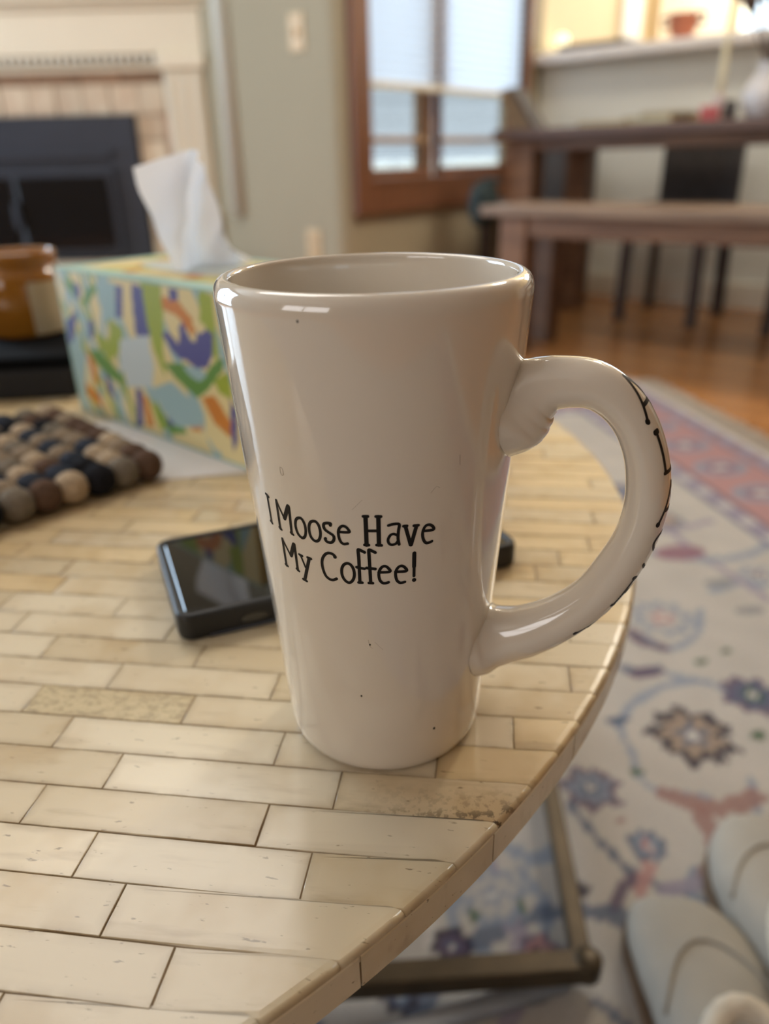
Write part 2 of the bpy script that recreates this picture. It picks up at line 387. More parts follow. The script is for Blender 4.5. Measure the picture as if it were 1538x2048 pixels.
# window wall of the dining corner, running on into the kitchen
wy0, wy1, wz0, wz1 = 2.325, 3.42, .545, 2.05
b = MB()
b.box(XW-.12, XW, YA+.1, wy0, 0, HC); b.box(XW-.12, XW, wy1, YC, 0, HC)
b.box(XW-.12, XW, wy0, wy1, 0, wz0); b.box(XW-.12, XW, wy0, wy1, wz1, HC)
struct(b.build('wall_window', M_wall))
struct(MB().box(XW-.12, XW, YC, YK, 0, HC).build('wall_kitchen_side', M_cream))
# alcove wall beside the fireplace, with the rounded outer corner
b = MB(); cr = .05
arc = [(XW-cr+cr*sin(t), YA+cr-cr*cos(t)) for t in np.linspace(0, pi/2, 9)]
b.prism([(-2.95, YA)] + arc + [(XW, YA+.1), (-2.95, YA+.1)], 0, HC)
struct(b.build('wall_alcove', M_wall, smooth=False))
# half wall under the counter, kitchen back wall
struct(MB().box(XW, 1.2, YC, YC+.12, 0, 1.0).build('wall_counter', M_pale))
wall_with_hole('wall_kitchen_back', M_cream, 'y', YK, YK+.1, XW-.1, XR, -1.87, -.55, 1.3, 2.15)
o = MB().box(XW+.001, 1.25, YC-.085, YC+.3, 1.001, 1.045).build('counter_slab', M_counter, bevel=.008)
tag(o, 'long pale counter slab running above the half wall behind the dining table', 'counter')

# low baseboards
struct(MB().box(XW, 1.2, YC-.014, YC, 0, .11).build('baseboard_counter', M_white, bevel=.003))
struct(MB().box(XW, XW+.014, YA+.06, YC-.014, 0, .11).build('baseboard_window', M_white, bevel=.003))

# ------------------------------------------------------------------ dining window
wroot = struct(empty('window_1', (XW, 0, 0)))
def wf(name, y0, y1, z0, z1, x0=-.02, x1=.025, m=M_frame):
    return bx(name, m, wroot, x0, x1, y0, y1, z0, z1, .004)
wf('casing', wy0-.095, wy0, wz0-.105, 2.14); wf('casing', wy1, wy1+.035, wz0-.105, 2.14)
wf('casing', wy0, wy1, wz0-.105, wz0); wf('casing', wy0, wy1, wz1, 2.14)
wf('sill', wy0, wy1, wz0-.0, wz0+.02, -.10, .03)
ym = 2.80
M_mull = mat('tan_mullion_paint', (168, 138, 108), .5, .1, 6)
wf('mullion', ym-.045, ym+.045, wz0+.02, wz1, -.12, -.085, M_mull)
for y0, y1 in ((wy0, ym-.045), (ym+.045, wy1)):
    wf('sash_rail', y0, y1, wz0+.02, wz0+.05, -.085, -.03)
    wf('sash_rail', y0, y1, .684, .708, -.085, -.045, M_mull)
    wf('sash_stile', y0, y0+.012, wz0+.05, wz1, -.085, -.045); wf('sash_stile', y1-.012, y1, wz0+.05, wz1, -.085, -.045)
    wf('pane', y0+.02, y1-.02, wz0+.05, .69, -.062, -.058, M_glass)
    wf('pane', y0+.02, y1-.02, .71, wz1, -.062, -.058, M_glass)
# pleated shades, drawn down to just above the rail
def shade_mat():
    M = bpy.data.materials.new('pleated_shade_fabric'); M.use_nodes = True
    nt = M.node_tree; N = nt.nodes; L = nt.links; N.remove(N['Principled BSDF'])
    d = N.new('ShaderNodeBsdfDiffuse'); t = N.new('ShaderNodeBsdfTranslucent'); mx = N.new('ShaderNodeMixShader')
    n = N.new('ShaderNodeTexNoise'); n.inputs['Scale'].default_value = 30
    r = N.new('ShaderNodeValToRGB'); r.color_ramp.elements[0].color = (.78, .85, 1.0, 1); r.color_ramp.elements[1].color = (.86, .91, 1.0, 1)
    L.new(n.outputs[0], r.inputs[0]); L.new(r.outputs[0], d.inputs[0]); L.new(r.outputs[0], t.inputs[0])
    mx.inputs[0].default_value = .88
    L.new(d.outputs[0], mx.inputs[1]); L.new(t.outputs[0], mx.inputs[2]); L.new(mx.outputs[0], N['Material Output'].inputs[0])
    return M
M_shade = shade_mat()
for y0, y1, which in ((wy0+.004, ym-.006, 'left'), (ym+.006, wy1-.004, 'right')):
    nz = 78; P = [(-.022+.009*(i % 2), z) for i, z in enumerate(np.linspace(.885, 2.04, nz))]
    r0 = empty('pleated_shade', (XW, (y0+y1)/2, .87), 0, 'white pleated window shade drawn halfway down over the %s sash' % which, 'window shade', 'pleated shades of the dining window')
    hw = (y1-y0)/2
    MB().add([(x, s, z-.87) for x, z in P for s in (-hw, hw)], [(2*i, 2*i+1, 2*i+3, 2*i+2) for i in range(nz-1)]).build('shade_fabric', M_shade, r0)
    bx('bottom_rail', M_white, r0, -.028, -.006, -hw, hw, -.005, .018, .003)

# outdoors: ground, a pale house wall with siding, low hedge
M_out = mat('sunlit_concrete', (225, 220, 205), .9, .15, 2)
M_sid = mat('pale_siding', (156, 158, 162), .8, .06, 2)
tag(MB().box(-14, XW-.12, YA+.1, 16, -.3, -.25).build('patio_ground', M_out), kind='structure')
nb = empty('neighbour_house', (-6.6, 8.5, -.25), 38, 'pale sided house wall seen blurred through the window', 'house')
for i in range(9):
    MB().box(-5, 5, -.02*(i % 1), .12, i*.22, i*.22+.215).build('siding_board', M_sid, nb, bevel=.006)
bx('roof', mat('house_roof', (120, 108, 98), .9, .2, 4), nb, -5.2, 5.2, -.3, 2.5, 9*.22, 9*.22+.15)
bx('skirting', mat('tan_brick_base', (170, 150, 122), .9, .2, 12), nb, -5, 5, -.06, -.021, 0, .5)

gw = empty('bright_block', (-3.9, 5.2, -.25), 40, 'low white block added outdoors to brighten the gap under the window shade', 'added block')  # added white block standing in for a bright outdoor shape
M_gw = mat('white_render', (236, 238, 236), .8, .1, 3)
bx('block_body', M_gw, gw, -2.6, 2.6, 0, .15, 0, .80, .02)
for k in range(-6, 7): bx('block_cap', M_gw, gw, .42*k-.2, .42*k+.2, -.03, .18, .801, .86, .015)
# left wall window (source of the blue light on the table)
w2 = struct(empty('window_2', (XL, -.05, 0)))
for nm, y0, y1, z0, z1 in (('casing', -.94, -.85, .02, 2.28), ('casing', .85, .94, .02, 2.28), ('casing', -.85, .85, .02, .1), ('casing', -.85, .85, 2.2, 2.28), ('mullion', -.04, .04, .1, 2.2), ('rail', -.85, .85, 1.0, 1.06)):
    bx(nm, M_frame, w2, -.06, .03, y0, y1, z0, z1)
w5 = struct(empty('window_5_added', (-1.7, .75, HC)))  # frame of the added skylight
for nm, x0, x1, y0, y1 in (('casing', -.74, -.66, -.64, .64), ('casing', .66, .74, -.64, .64), ('casing', -.66, .66, -.64, -.56), ('casing', -.66, .66, .56, .64)):
    bx(nm, M_white, w5, x0, x1, y0, y1, -.02, .1)
w3 = struct(empty('window_3_added', (-.6, YR, 0)))  # added rear window, unseen, framing the warm fill light
for nm, x0, x1, z0, z1 in (('casing', -1.08, -1.0, .82, 2.18), ('casing', 1.0, 1.08, .82, 2.18), ('casing', -1.0, 1.0, .82, .9), ('casing', -1.0, 1.0, 2.1, 2.18), ('mullion', -.03, .03, .9, 2.1)):
    bx(nm, M_white, w3, x0, x1, -.05, .03, z0, z1)
w4 = struct(empty('window_4', (-1.21, YK, 0)))
for nm, x0, x1, z0, z1 in (('casing', -.74, -.66, 1.22, 2.23), ('casing', .66, .74, 1.22, 2.23), ('casing', -.66, .66, 1.22, 1.3), ('casing', -.66, .66, 2.15, 2.23), ('mullion', -.02, .02, 1.3, 2.15)):
    bx(nm, M_white, w4, x0, x1, -.03, .02, z0, z1)
bx('pane', M_glass, w4, -.66, .66, .045, .05, 1.3, 2.15, 0)
# white casing and tan niche on the kitchen side wall
struct(bx('trim_1', M_white, None, XW, XW+.03, 4.36, 4.6, 0, 2.2))
nich = mat('tan_cabinet_paint', (216, 192, 150), .6, .08, 4)
tag(bx('tall_cabinet', nich, None, XW+.001, XW+.06, 4.75, 5.9, .002, 2.2), 'tan panelled cupboard on the kitchen wall behind the small pot', 'cabinet')
# pale upright trim on the alcove wall next to the mantel
struct(MB().lathe([(.035, .435), (.035, 2.4)], 16, -2.565, YA-.001, True, True).build('trim_2', mat('pale_grey_trim', (206, 208, 198), .4, .04, 6), smooth=True))

# light switch and outlet on the alcove wall
M_plate = mat('ivory_plastic', (206, 176, 130), .4, .03, 10)
sw = empty('light_switch', (-2.175, YA, 1.035), 0, 'ivory light switch plate high on the wall left of the window', 'light switch')
bx('plate', M_plate, sw, -.036, .036, -.006, 0, -.058, .058, .003); bx('toggle', M_plate, sw, -.006, .006, -.016, -.006, -.012, .012, .002)
ot = empty('wall_outlet', (-2.15, YA, .335), 0, 'ivory power outlet plate low on the wall left of the window', 'outlet')
bx('plate', M_plate, ot, -.036, .036, -.006, 0, -.058, .058, .003)
for z in (-.022, .022): bx('socket', mat('socket_face', (180, 150, 108), .5), ot, -.016, .016, -.009, -.006, z-.014, z+.014, .003)

# kitchen ceiling lamp, warm
kl = empty('ceiling_light', (-.9, 4.9, HC), 0, 'round flush ceiling lamp in the kitchen', 'lamp')
MB().lathe([(.0001, -.09), (.12, -.08), (.17, -.045), (.18, -.0)], 32).build('diffuser', mat('warm_lamp_glass', (255, 240, 205), .5, emit=((255, 225, 170), 6)), kl, smooth=True)
d = bpy.data.lights.new('kitchen_lamp', 'POINT'); d.energy = 95; d.color = (1, .88, .68); d.shadow_soft_size = .15
lo = bpy.data.objects.new('kitchen_lamp', d); COL.objects.link(lo); lo.parent = kl; lo.location = (0, 0, -.3)
kl = empty('ceiling_light', (-.55, 2.75, HC), 0, 'round flush ceiling lamp added unseen above the dining table as fill light', 'lamp')  # added unseen lamp, brightens the dining floor and half wall
MB().lathe([(.0001, -.09), (.12, -.08), (.17, -.045), (.18, -.0)], 32).build('diffuser', bpy.data.materials['warm_lamp_glass'], kl, smooth=True)
d = bpy.data.lights.new('dining_fill_lamp', 'POINT'); d.energy = 95; d.color = (1, .92, .8); d.shadow_soft_size = .15
lo = bpy.data.objects.new('dining_fill_lamp', d); COL.objects.link(lo); lo.parent = kl; lo.location = (0, 0, -.2)

# ------------------------------------------------------------------ fireplace
fp = empty('fireplace', W(-1.5, 3.45), YAW, 'cream mantel fireplace with tumbled stone tiles around a black insert', 'fireplace')
M_stone = mat('tumbled_stone', (228, 214, 190), .75, .3, 9, col2=(206, 182, 156), rnd=.16, bump=.15, bscale=40)
M_stone2 = mat('brown_border_stone', (186, 152, 124), .75, .3, 12, rnd=.18)
M_mantel = mat('cream_mantel_paint', (240, 229, 206), .5, .04, 4)
struct(MB().box(-1.02, .86, .02, .14, 0, HC).xf(Matrix.Translation(W(-1.5, 3.45)) @ Matrix.Rotation(radians(YAW), 4, 'Z')).build('wall_fireplace', M_wall))
zb = .26
i = 0
for k in range(13):                                     # tiles above the insert
    x = -.66+.110*k
    if x > .66: break
    bx('tile', M_stone, fp, x+.002, x+.108, -.004-.003*(k % 2), .02, .817, .925, .004)
for x in np.arange(-.66, .65, .165): bx('border_tile', M_stone2, fp, x+.002, min(x+.163, .672), -.008, .02, .928, .962, .003)
for sx in (-1, 1):
    for k in range(6):
        a, c = sorted((sx*.532, sx*.640))
        bx('tile', M_stone, fp, a, c, -.004-.003*((k+1) % 2), .02, zb+.003+k*.0925, zb+.0905+k*.0925, .004)
    for k in range(4):
        a, c = sorted((sx*.643, sx*.672))
        bx('border_tile', M_stone2, fp, a, c, -.008, .02, zb+.003+k*.139, zb+.137+k*.139, .003)
    a, c = sorted((sx*.676, sx*.830))
    bx('pilaster', M_mantel, fp, a, c, -.055, .02, zb+.2, .965, .006)
    for q in range(3):
        xx = sx*(.70+.05*q); bx('flute', M_white, fp, xx-.011, xx+.011, -.064, -.056, zb+.24, .95, .004)
    a, c = sorted((sx*.664, sx*.845)); bx('plinth', M_mantel, fp, a, c, -.075, .02, zb+.001, zb+.199, .008)
    bx('capital', M_mantel, fp, a, c, -.072, .02, .966, 1.02, .008)
bx('frieze', M_mantel, fp, -.84, .84, -.05, .02, 1.021, 1.165, .004)
bx('lower_moulding', M_mantel, fp, -.66, .66, -.04, .02, .965, .985, .006)
for k in range(44):
    x = -.65+.0302*k; bx('dentil', M_white, fp, x, x+.018, -.06, -.02, .989, 1.017, .002)
bx('crown_moulding', M_mantel, fp, -.87, .87, -.065, .02, 1.166, 1.192, .012)
bx('mantel_shelf', M_mantel, fp, -.89, .89, -.085, .02, 1.193, 1.235, .01)
for k in range(-4, 5): bx('hearth_stone', M_stone, fp, -.1+.2*k-.098+.1, .1+.2*k-.102+.1, -.36, .02, .0, zb, .006)

M_iron = mat('black_powder_coat', (42, 46, 58), .45, .15, 12)
M_fglass = mat('smoked_glass', (16, 18, 22), .06, .2, 6)
ins = empty('fireplace_insert', W(-1.5, 3.45, zb), YAW, 'black metal fireplace insert with dark glass doors', 'fireplace insert')
bx('faceplate', M_iron, ins, -.528, .528, -.03, .018, .002, .555, .006)
bx('door_frame', M_iron, ins, -.42, .42, -.055, -.031, .03, .36, .006)
for x0, x1 in ((-.39, -.01), (.01, .39)): bx('glass_door', M_fglass, ins, x0, x1, -.062, -.056, .05, .335, .003)
bx('louvre', M_iron, ins, -.42, .42, -.05, -.031, .40, .43, .004); bx('handle', M_iron, ins, -.012, .012, -.085, -.063, .14, .24, .005)

# ------------------------------------------------------------------ dining corner
M_bench = mat('reclaimed_wood', (136, 100, 72), .5, .3, 3, col2=(100, 70, 50), stretch=(1.2, 9, 9), rnd=.15, bump=.08, bscale=14)
M_benchtop = mat('worn_bench_top', (152, 130, 110), .38, .3, 4, col2=(114, 92, 76), stretch=(1, 10, 10), rnd=.12)
M_tdark = mat('dark_table_edge', (104, 80, 70), .5, .3, 4, stretch=(1, 10, 10))
M_dark = mat('dark_upholstery', (84, 81, 82), .8, .2, 20)
M_darkwood = mat('dark_stained_legs', (66, 52, 46), .5, .2, 8)
tb = empty('dining_table', (-1.675, 2.68, 0), 0, 'long reclaimed-wood dining table with thick square legs', 'table')
LT, DT, ZT = 2.1, .64, .717
for k in range(4): bx('top_plank', M_benchtop if k else M_tdark, tb, 0, LT, k*.16, k*.16+.158, ZT-.034, ZT, .004)
bx('apron', M_bench, tb, .12, LT-.12, .05, .08, .645, ZT-.035); bx('apron', M_bench, tb, .12, LT-.12, DT-.08, DT-.05, .645, ZT-.035)
bx('apron', M_bench, tb, .08, .11, .08, DT-.08, .645, ZT-.035); bx('apron', M_bench, tb, LT-.11, LT-.08, .08, DT-.08, .645, ZT-.035)
for x in (.05, LT-.15):
    for y in (.04, DT-.14): bx('leg', M_bench, tb, x, x+.10, y, y+.10, 0, ZT-.035, .006)
bn = empty('bench', (-1.48, 2.30, 0), 0, 'wooden bench with a worn plank seat in front of the dining table', 'bench')
LB, DB, ZB = 1.8, .32, .480
for k in range(2): bx('seat_plank', M_benchtop, bn, 0, LB, k*.161, k*.161+.159, ZB-.03, ZB, .004)
bx('apron', M_bench, bn, .10, LB-.1, .03, .055, .385, ZB-.031); bx('apron', M_bench, bn, .10, LB-.1, DB-.055, DB-.03, .385, ZB-.031)
for x in (.07, LB-.17):
    for y in (.02, DB-.10): bx('leg', M_bench, bn, x, x+.10, y, y+.08, 0, ZB-.031, .006)

def low_chair(x, y, rz, label):
    c = empty('dining_chair', (x, y, 0), rz, label, 'chair', 'low-backed chairs behind the dining table')
    MB().box(-.165, .165, -.30, .03, .40, .45).build('seat', M_dark, c, bevel=.015)
    MB().box(-.16, .16, .035, .07, .43, .70).build('backrest', M_dark, c, bevel=.014)
    for sx in (-1, 1):
        for yy, top in ((-.27, .40), (.03, .43)):
            xx = sx*.14
            MB().tube([(xx, yy, top), (xx*1.06, yy+(.02 if yy > 0 else -.0), .0)], .018, sq=1).build('leg', M_darkwood, c)
low_chair(-1.125, 3.335, 0, 'dark low-backed chair at the middle of the far table side')
low_chair(-1.812, 3.37, 0, 'dark low-backed chair squeezed in between the table end and the window')
low_chair(-.55, 3.335, 0, 'dark low-backed chair at the right of the far table side')

# teal pouch slung over the bench end
M_teal = mat('dark_teal_canvas', (40, 58, 62), .85, .3, 30)
tp = empty('teal_pouch', (-1.52, 2.44, .395), 0, 'dark teal cloth pouch slung over the window end of the bench', 'bag')
R = []
for t in np.linspace(0, pi, 9):
    zz = .082-.076*cos(t); w = .02+.05*sin(t)**.5
    R.append([(-.03+.5*.09*sin(t)*cos(a)**1, w*sin(a), zz) for a in np.linspace(0, 2*pi, 16, endpoint=False)])
MB().rings(R).build('pouch_body', M_teal, tp, smooth=True)
MB().tube([(-.03, -.03, .135), (-.02, -.02, .16), (.02, 0, .155), (.02, .02, .155), (-.02, .03, .16), (-.03, .03, .135)], .006, 8).build('strap', M_teal, tp, smooth=True)

# things on the dining table
zt = ZT+.001
lp = empty('leaning_panel', (-1.55, 2.80, zt), 8, 'tan leaning panel with a black edge on the window end of the table', 'panel')
MB().add([(-.09,-.06,0),(.0,-.06,.0),(.0,.06,0),(-.09,.06,0),(-.14,-.06,.13),(-.10,-.06,.135),(-.10,.06,.135),(-.14,.06,.13)],
         [(3,2,1,0),(4,5,6,7),(0,1,5,4),(1,2,6,5),(2,3,7,6),(3,0,4,7)]).build('board', mat('tan_card', (132, 112, 88), .7, .1, 8), lp, bevel=.003)
MB().add([(.001,-.062,0),(.016,-.062,.0),(.016,.062,0),(.001,.062,0),(-.099,-.062,.138),(-.084,-.062,.138),(-.084,.062,.138),(-.099,.062,.138)],
         [(3,2,1,0),(4,5,6,7),(0,1,5,4),(1,2,6,5),(2,3,7,6),(3,0,4,7)]).build('edge_strip', M_dark, lp)
M_mag = [mat('yellowed_paper', (190, 172, 124), .7, .2, 10), mat('grey_cover', (150, 138, 124), .6, .2, 10), mat('cream_cover', (206, 192, 152), .6, .15, 10)]
z = zt
for i_, (x, y, w, dd, hh, r, mi, lab) in enumerate(((-1.27, 2.83, .17, .24, .012, 6, 0, 'yellowish magazine lying flat at the left of the table stack'),
        (-1.09, 2.84, .17, .24, .022, -8, 1, 'thick grey-brown book lying flat in the middle of the dining table'))):
    r0 = empty('magazine' if i_ == 0 else 'book', (x, y, zt), r, lab, 'magazine' if i_ == 0 else 'book')
    bx('pages', M_mag[2], r0, -w/2+.003, w/2-.003, -dd/2+.003, dd/2-.003, .002, hh-.002, .001)
    bx('cover', M_mag[mi], r0, -w/2, w/2, -dd/2, dd/2, hh-.002, hh, .001); bx('cover', M_mag[mi], r0, -w/2, w/2, -dd/2, dd/2, 0, .002, .001)
    bx('spine', M_mag[mi], r0, -w/2-.002, -w/2, -dd/2, dd/2, 0, hh, .001)
r0 = empty('magazine', (-1.075, 2.84, zt+.0225), 14, 'tan magazine lying on the thick grey-brown book', 'magazine')
bx('pages', M_mag[2], r0, -.08, .08, -.11, .11, .001, .008, .001); bx('cover', M_mag[0], r0, -.083, .083, -.113, .113, .008, .0095, .001)
# candle in holder, red tin, black tin, vase with dried stems
cd = empty('candlestick', (-.925, 2.86, zt), 0, 'cream taper candle in a pale holder beside the white vase', 'candlestick')
MB().lathe([(.035, 0), (.037, .006), (.014, .016), (.010, .04), (.016, .055), (.017, .075), (.012, .078)], 20, 0, 0, True, True).build('holder', mat('pale_pink_glass', (214, 196, 190), .2, .05, 9), cd, smooth=True)
MB().lathe([(.0095, .0785), (.0105, .12), (.009, .24), (.003, .247)], 16, 0, 0, True, True).build('taper', mat('cream_wax', (226, 214, 176), .5, .05, 12), cd, smooth=True)
rb = empty('red_tin', (-.918, 2.77, zt), 12, 'small red box on the dining table before the candle', 'box')
bx('body', mat('red_lacquer', (196, 84, 84), .4, .12, 14), rb, -.028, .028, -.028, .028, 0, .03, .004); bx('lid', mat('pink_lid', (214, 140, 138), .4), rb, -.030, .030, -.030, .030, .0301, .042, .004)
kb = empty('black_jar', (-.868, 2.80, zt), 0, 'small black jar between the red box and the vase', 'jar')
MB().lathe([(.018, 0), (.022, .006), (.022, .034), (.017, .042)], 20, 0, 0, True, True).build('body', M_dark, kb, smooth=True)
MB().lathe([(.018, .0425), (.018, .054), (.016, .056)], 20, 0, 0, True, True).build('lid', M_darkwood, kb, smooth=True)
vs = empty('vase', (-.78, 2.86, zt), 0, 'white ceramic vase of dried stems at the right end of the dining table', 'vase')
MB().lathe([(.045, 0), (.055, .008), (.072, .042), (.074, .07), (.058, .105), (.038, .13), (.034, .146), (.043, .157), (.037, .155), (.028, .143), (.02, .13)], 32, 0, 0, True, True).build('vessel', mat('white_glaze', (214, 208, 204), .25, .05, 6), vs, smooth=True)
M_stem = mat('dried_stem', (92, 74, 62), .9, .2, 20)
for k in range(13):
    a = k*2.4; s_ = .05+.09*((k*7) % 10)/10; tipz = .27+.04*((k*3) % 5)
    p = [(0.004*cos(a), .004*sin(a), .10), (.016*cos(a), .016*sin(a), .157), (s_*.5*cos(a), s_*.5*sin(a), .24), (s_*cos(a), s_*sin(a), tipz)]
    st_ = MB().tube(p, .003, 6).build('stem', M_stem, vs)
    MB().lathe([(.001, -.03), (.016, -.012), (.022, .012), (.01, .035), (.001, .042)], 8, 0, 0).xf(Matrix.Translation(p[-1]) @ Matrix.Rotation(.3*cos(a), 4, 'Y')).build('seed_head', M_stem, st_, smooth=True)

# things on the counter
zc = 1.046
gl = empty('globe_lamp', (-1.93, 3.66, zc), 0, 'small glowing globe lamp at the window end of the counter', 'lamp')
MB().lathe([(.026, 0), (.026, .01), (.012, .016), (.010, .03)], 20, 0, 0, True, True).build('base', M_darkwood, gl, smooth=True)
MB().lathe([(.010, .03)]+[(.03*sin(t), .058-.03*cos(t)) for t in np.linspace(.35, pi-.02, 12)], 24, 0, 0, True, True).build('globe', mat('glowing_glass', (255, 246, 210), .3, emit=((255, 244, 200), 2.2)), gl, smooth=True)
ty = empty('serving_tray', (-1.77, 3.70, zc), 0, 'dark low tray of odds and ends on the counter', 'tray')
bx('tray_base', M_darkwood, ty, -.15, .17, -.09, .09, 0, .012, .004)
for x0, x1, y0, y1 in ((-.15, .17, -.09, -.082), (-.15, .17, .082, .09), (-.15, -.142, -.082, .082), (.162, .17, -.082, .082)): bx('rim', M_darkwood, ty, x0, x1, y0, y1, .0121, .035, .002)
for k, (x, r) in enumerate(((-.09, .03), (-.02, .024), (.05, .028), (.115, .026))):
    q = empty('nut_bowl', (-1.77+x, 3.70, zc+.0122), 0, ('leftmost small dark bowl on the counter tray', 'second small dark bowl from the left on the counter tray', 'third small dark bowl from the left on the counter tray', 'rightmost small dark bowl on the counter tray')[k], 'bowl', 'small bowls on the tray')
    MB().lathe([(r*.5, 0), (r, .02), (r, .03), (r*.9, .028), (r*.4, .006)], 20, 0, 0, True, True).build('bowl_body', mat('grey_stoneware_%d' % k, (110-8*k, 104-6*k, 104), .5, .1, 10), q, smooth=True)
pt = empty('terracotta_pot', (-1.375, 3.66, zc), 0, 'small terracotta pot with two dark handles on the counter', 'pot')
MB().lathe([(.03, 0), (.038, .008), (.055, .05), (.062, .095), (.066, .10), (.06, .10), (.05, .06), (.03, .012)], 28, 0, 0, True, True).build('pot_body', mat('terracotta', (186, 112, 84), .6, .2, 12), pt, smooth=True)
for sx in (-1, 1): MB().tube([(sx*.055, 0, .06), (sx*.085, 0, .065), (sx*.09, 0, .09), (sx*.066, 0, .098)], .008, 8).build('handle', M_darkwood, pt, smooth=True)
bx('pot_foot', M_white, pt, -.025, .025, -.025, .025, -.0, .004, .001)

# ------------------------------------------------------------------ rug
RC = {k: np.array(lin(v)) for k, v in dict(field=(184,178,170), field2=(204,198,190), beige=(168,150,132), blue=(92,102,122), lblue=(136,146,160), purple=(98,84,104), dark=(52,46,60),
      pink=(176,134,130), rust=(146,112,106), green=(66,92,66), lav=(150,142,156), mauve=(140,104,116), grey=(140,140,140)).items()}
def paint_rug(D, E):
    C = np.tile(RC['field'], (*D.shape, 1))
    nz = (np.sin(D*41+np.sin(E*23)*1.7)*np.sin(E*37+np.sin(D*31)*1.3))
    C *= (1+.05*nz)[..., None]
    def put(mask, c, a=1.0): C[mask] = C[mask]*(1-a)+RC[c]*a
    flowers = list(RUG_FLOWERS); curves = list(RUG_CURVES); r = random.Random(3)
    for _ in range(230):                                   # the part of the field that the table hides or that lies further off
        x, y = r.uniform(-2.1, .74), r.uniform(-.4, 2.8)
        if .05 < x and .3 < y < 1.05: continue
        flowers.append((x, y, r.uniform(.03, .055), r.choice((7, 8, 9)), r.choice(('purple', 'blue', 'dark')), r.choice(('lblue', 'beige', 'field')), r.choice(('pink', 'blue'))))
        a = r.uniform(0, 6.28); curves.append((r.choice(('lblue', 'blue', 'lav')), .009, [(x+.13*cos(a+t)*(1+.2*t), y+.13*sin(a+t)*(1+.2*t)) for t in np.linspace(0, 2.6, 6)]))
    for c, w, P in curves:
        Q = spline(P, 6)
        x0 = min(q[0] for q in Q)-.05; x1 = max(q[0] for q in Q)+.05; y0 = min(q[1] for q in Q)-.05; y1 = max(q[1] for q in Q)+.05
        s = (D > x0) & (D < x1) & (E > y0) & (E < y1)
        if not s.any(): continue
        d_, e_ = D[s], E[s]; best = np.full(d_.shape, 9.)
        for a, b_ in zip(Q[:-1], Q[1:]):
            v = b_-a; L_ = v@v+1e-12; t = np.clip(((d_-a[0])*v[0]+(e_-a[1])*v[1])/L_, 0, 1)
            best = np.minimum(best, np.hypot(d_-a[0]-t*v[0], e_-a[1]-t*v[1]))
        mask = np.zeros(D.shape, bool); mask[s] = best < max(w*.95, .0045)*(1+.25*np.sin(d_*260)*np.sin(e_*300)); put(mask, c, .85)
    for x, y, rad, n, c1, c2, c3 in flowers:
        s = (abs(D-x) < rad*1.4) & (abs(E-y) < rad*1.4)
        if not s.any(): continue
        R_ = np.hypot(D-x, E-y); A = np.arctan2(E-y, D-x)
        lob = rad*(.80+.26*np.abs(np.cos(A*n/2))**1.6)*(1+.07*np.sin(A*5+x*40)+.05*np.sin(A*23+y*60))
        put(s & (R_ < lob), c1, .9); put(s & (R_ < lob*(.72+.08*np.sin(A*n))), c2, .8); put(s & (R_ < rad*.42*(.8+.3*np.cos(A*5))), c3, .8); put(s & (R_ < rad*.16), 'field2', .9)
    for c, x, y, a, b_ in RUG_BLOBS:
        put(((D-x)/a)**2+((E-y)/b_)**2 < 1, c, .9)
    # border bands along the fringed edge
    far = (E-1.79) > (D-.845); u = np.maximum(D-.845, E-1.79); S_ = np.where(far, D, E); bd = u > 0
    C[bd] = RC['lav']*(1+.06*nz[bd])[..., None]
    put(bd & (u < .012), 'blue', .6); put((u > .05) & (u < .21), 'pink', .85); put((u > .045) & (u < .053), 'dark', .5); put((u > .207) & (u < .217), 'dark', .5)
    put(u > .262, 'field2')
    ph = (S_*7.0) % 1.0-.5
    lobes = np.hypot((u-.13)/.062, ph/.30); put((u > .05) & (u < .21) & (lobes < 1), 'lblue', .8); put((lobes < .6) & (u > 0), 'mauve', .8); put((lobes < .28) & (u > 0), 'field2', .8)
    ph2 = (S_*14.) % 1.0-.5; put(np.hypot((u-.027)/.014, ph2/.24) < 1, 'field2', .7); put(np.hypot((u-.24)/.016, ph2/.24) < 1, 'rust', .7)
    return np.clip(C, 0, 1)
M_rug = mat('wool_pile', (200, 190, 180), .95, .22, 220, attr='pattern', bump=.6, bscale=500, spec=.1)
rug = empty('area_rug', (0, 0, 0), YAW+9.8, 'cream floral area rug with blue and pink flowers under the coffee table', 'rug')
dd = np.r_[np.arange(-2.3, -.3, .05), np.arange(-.3, 1.1331, .0052)]; ee = np.r_[np.arange(-1.2, .2, .06), np.arange(.2, 1.3, .0052), np.arange(1.3, 2.08, .009)]
D, E = np.meshgrid(dd, ee, indexing='ij')
Zr = .009+0*D; Zr[0] = Zr[-1] = .0005; Zr[:, 0] = Zr[:, -1] = .0005
grid_mesh('pile', np.c_[D.ravel(), E.ravel(), Zr.ravel()], len(dd), len(ee), paint_rug(D, E).reshape(-1, 3), M_rug, rug)
b = MB()
for y in np.arange(-1.19, 2.06, .0085):
    w = .003; o1, o2 = rng.uniform(-.008, .008, 2); ln = rng.uniform(.065, .085)
    b.add([(1.131, y-w, .002), (1.131, y+w, .002), (1.131, y, .008), (1.131+ln*.5, y+o1-w, .001), (1.131+ln*.5, y+o1+w, .001), (1.131+ln*.5, y+o1, .006), (1.131+ln, y+o2-w*.8, .001), (1.131+ln, y+o2+w*.8, .001), (1.131+ln, y+o2, .004)],
          [(0,1,4,3),(1,2,5,4),(2,0,3,5),(3,4,7,6),(4,5,8,7),(5,3,6,8),(6,7,8)])
o = b.build('fringe', mat('cotton_fringe', (206, 198, 186), .95, .15, 60), rug); o['kind'] = 'stuff'

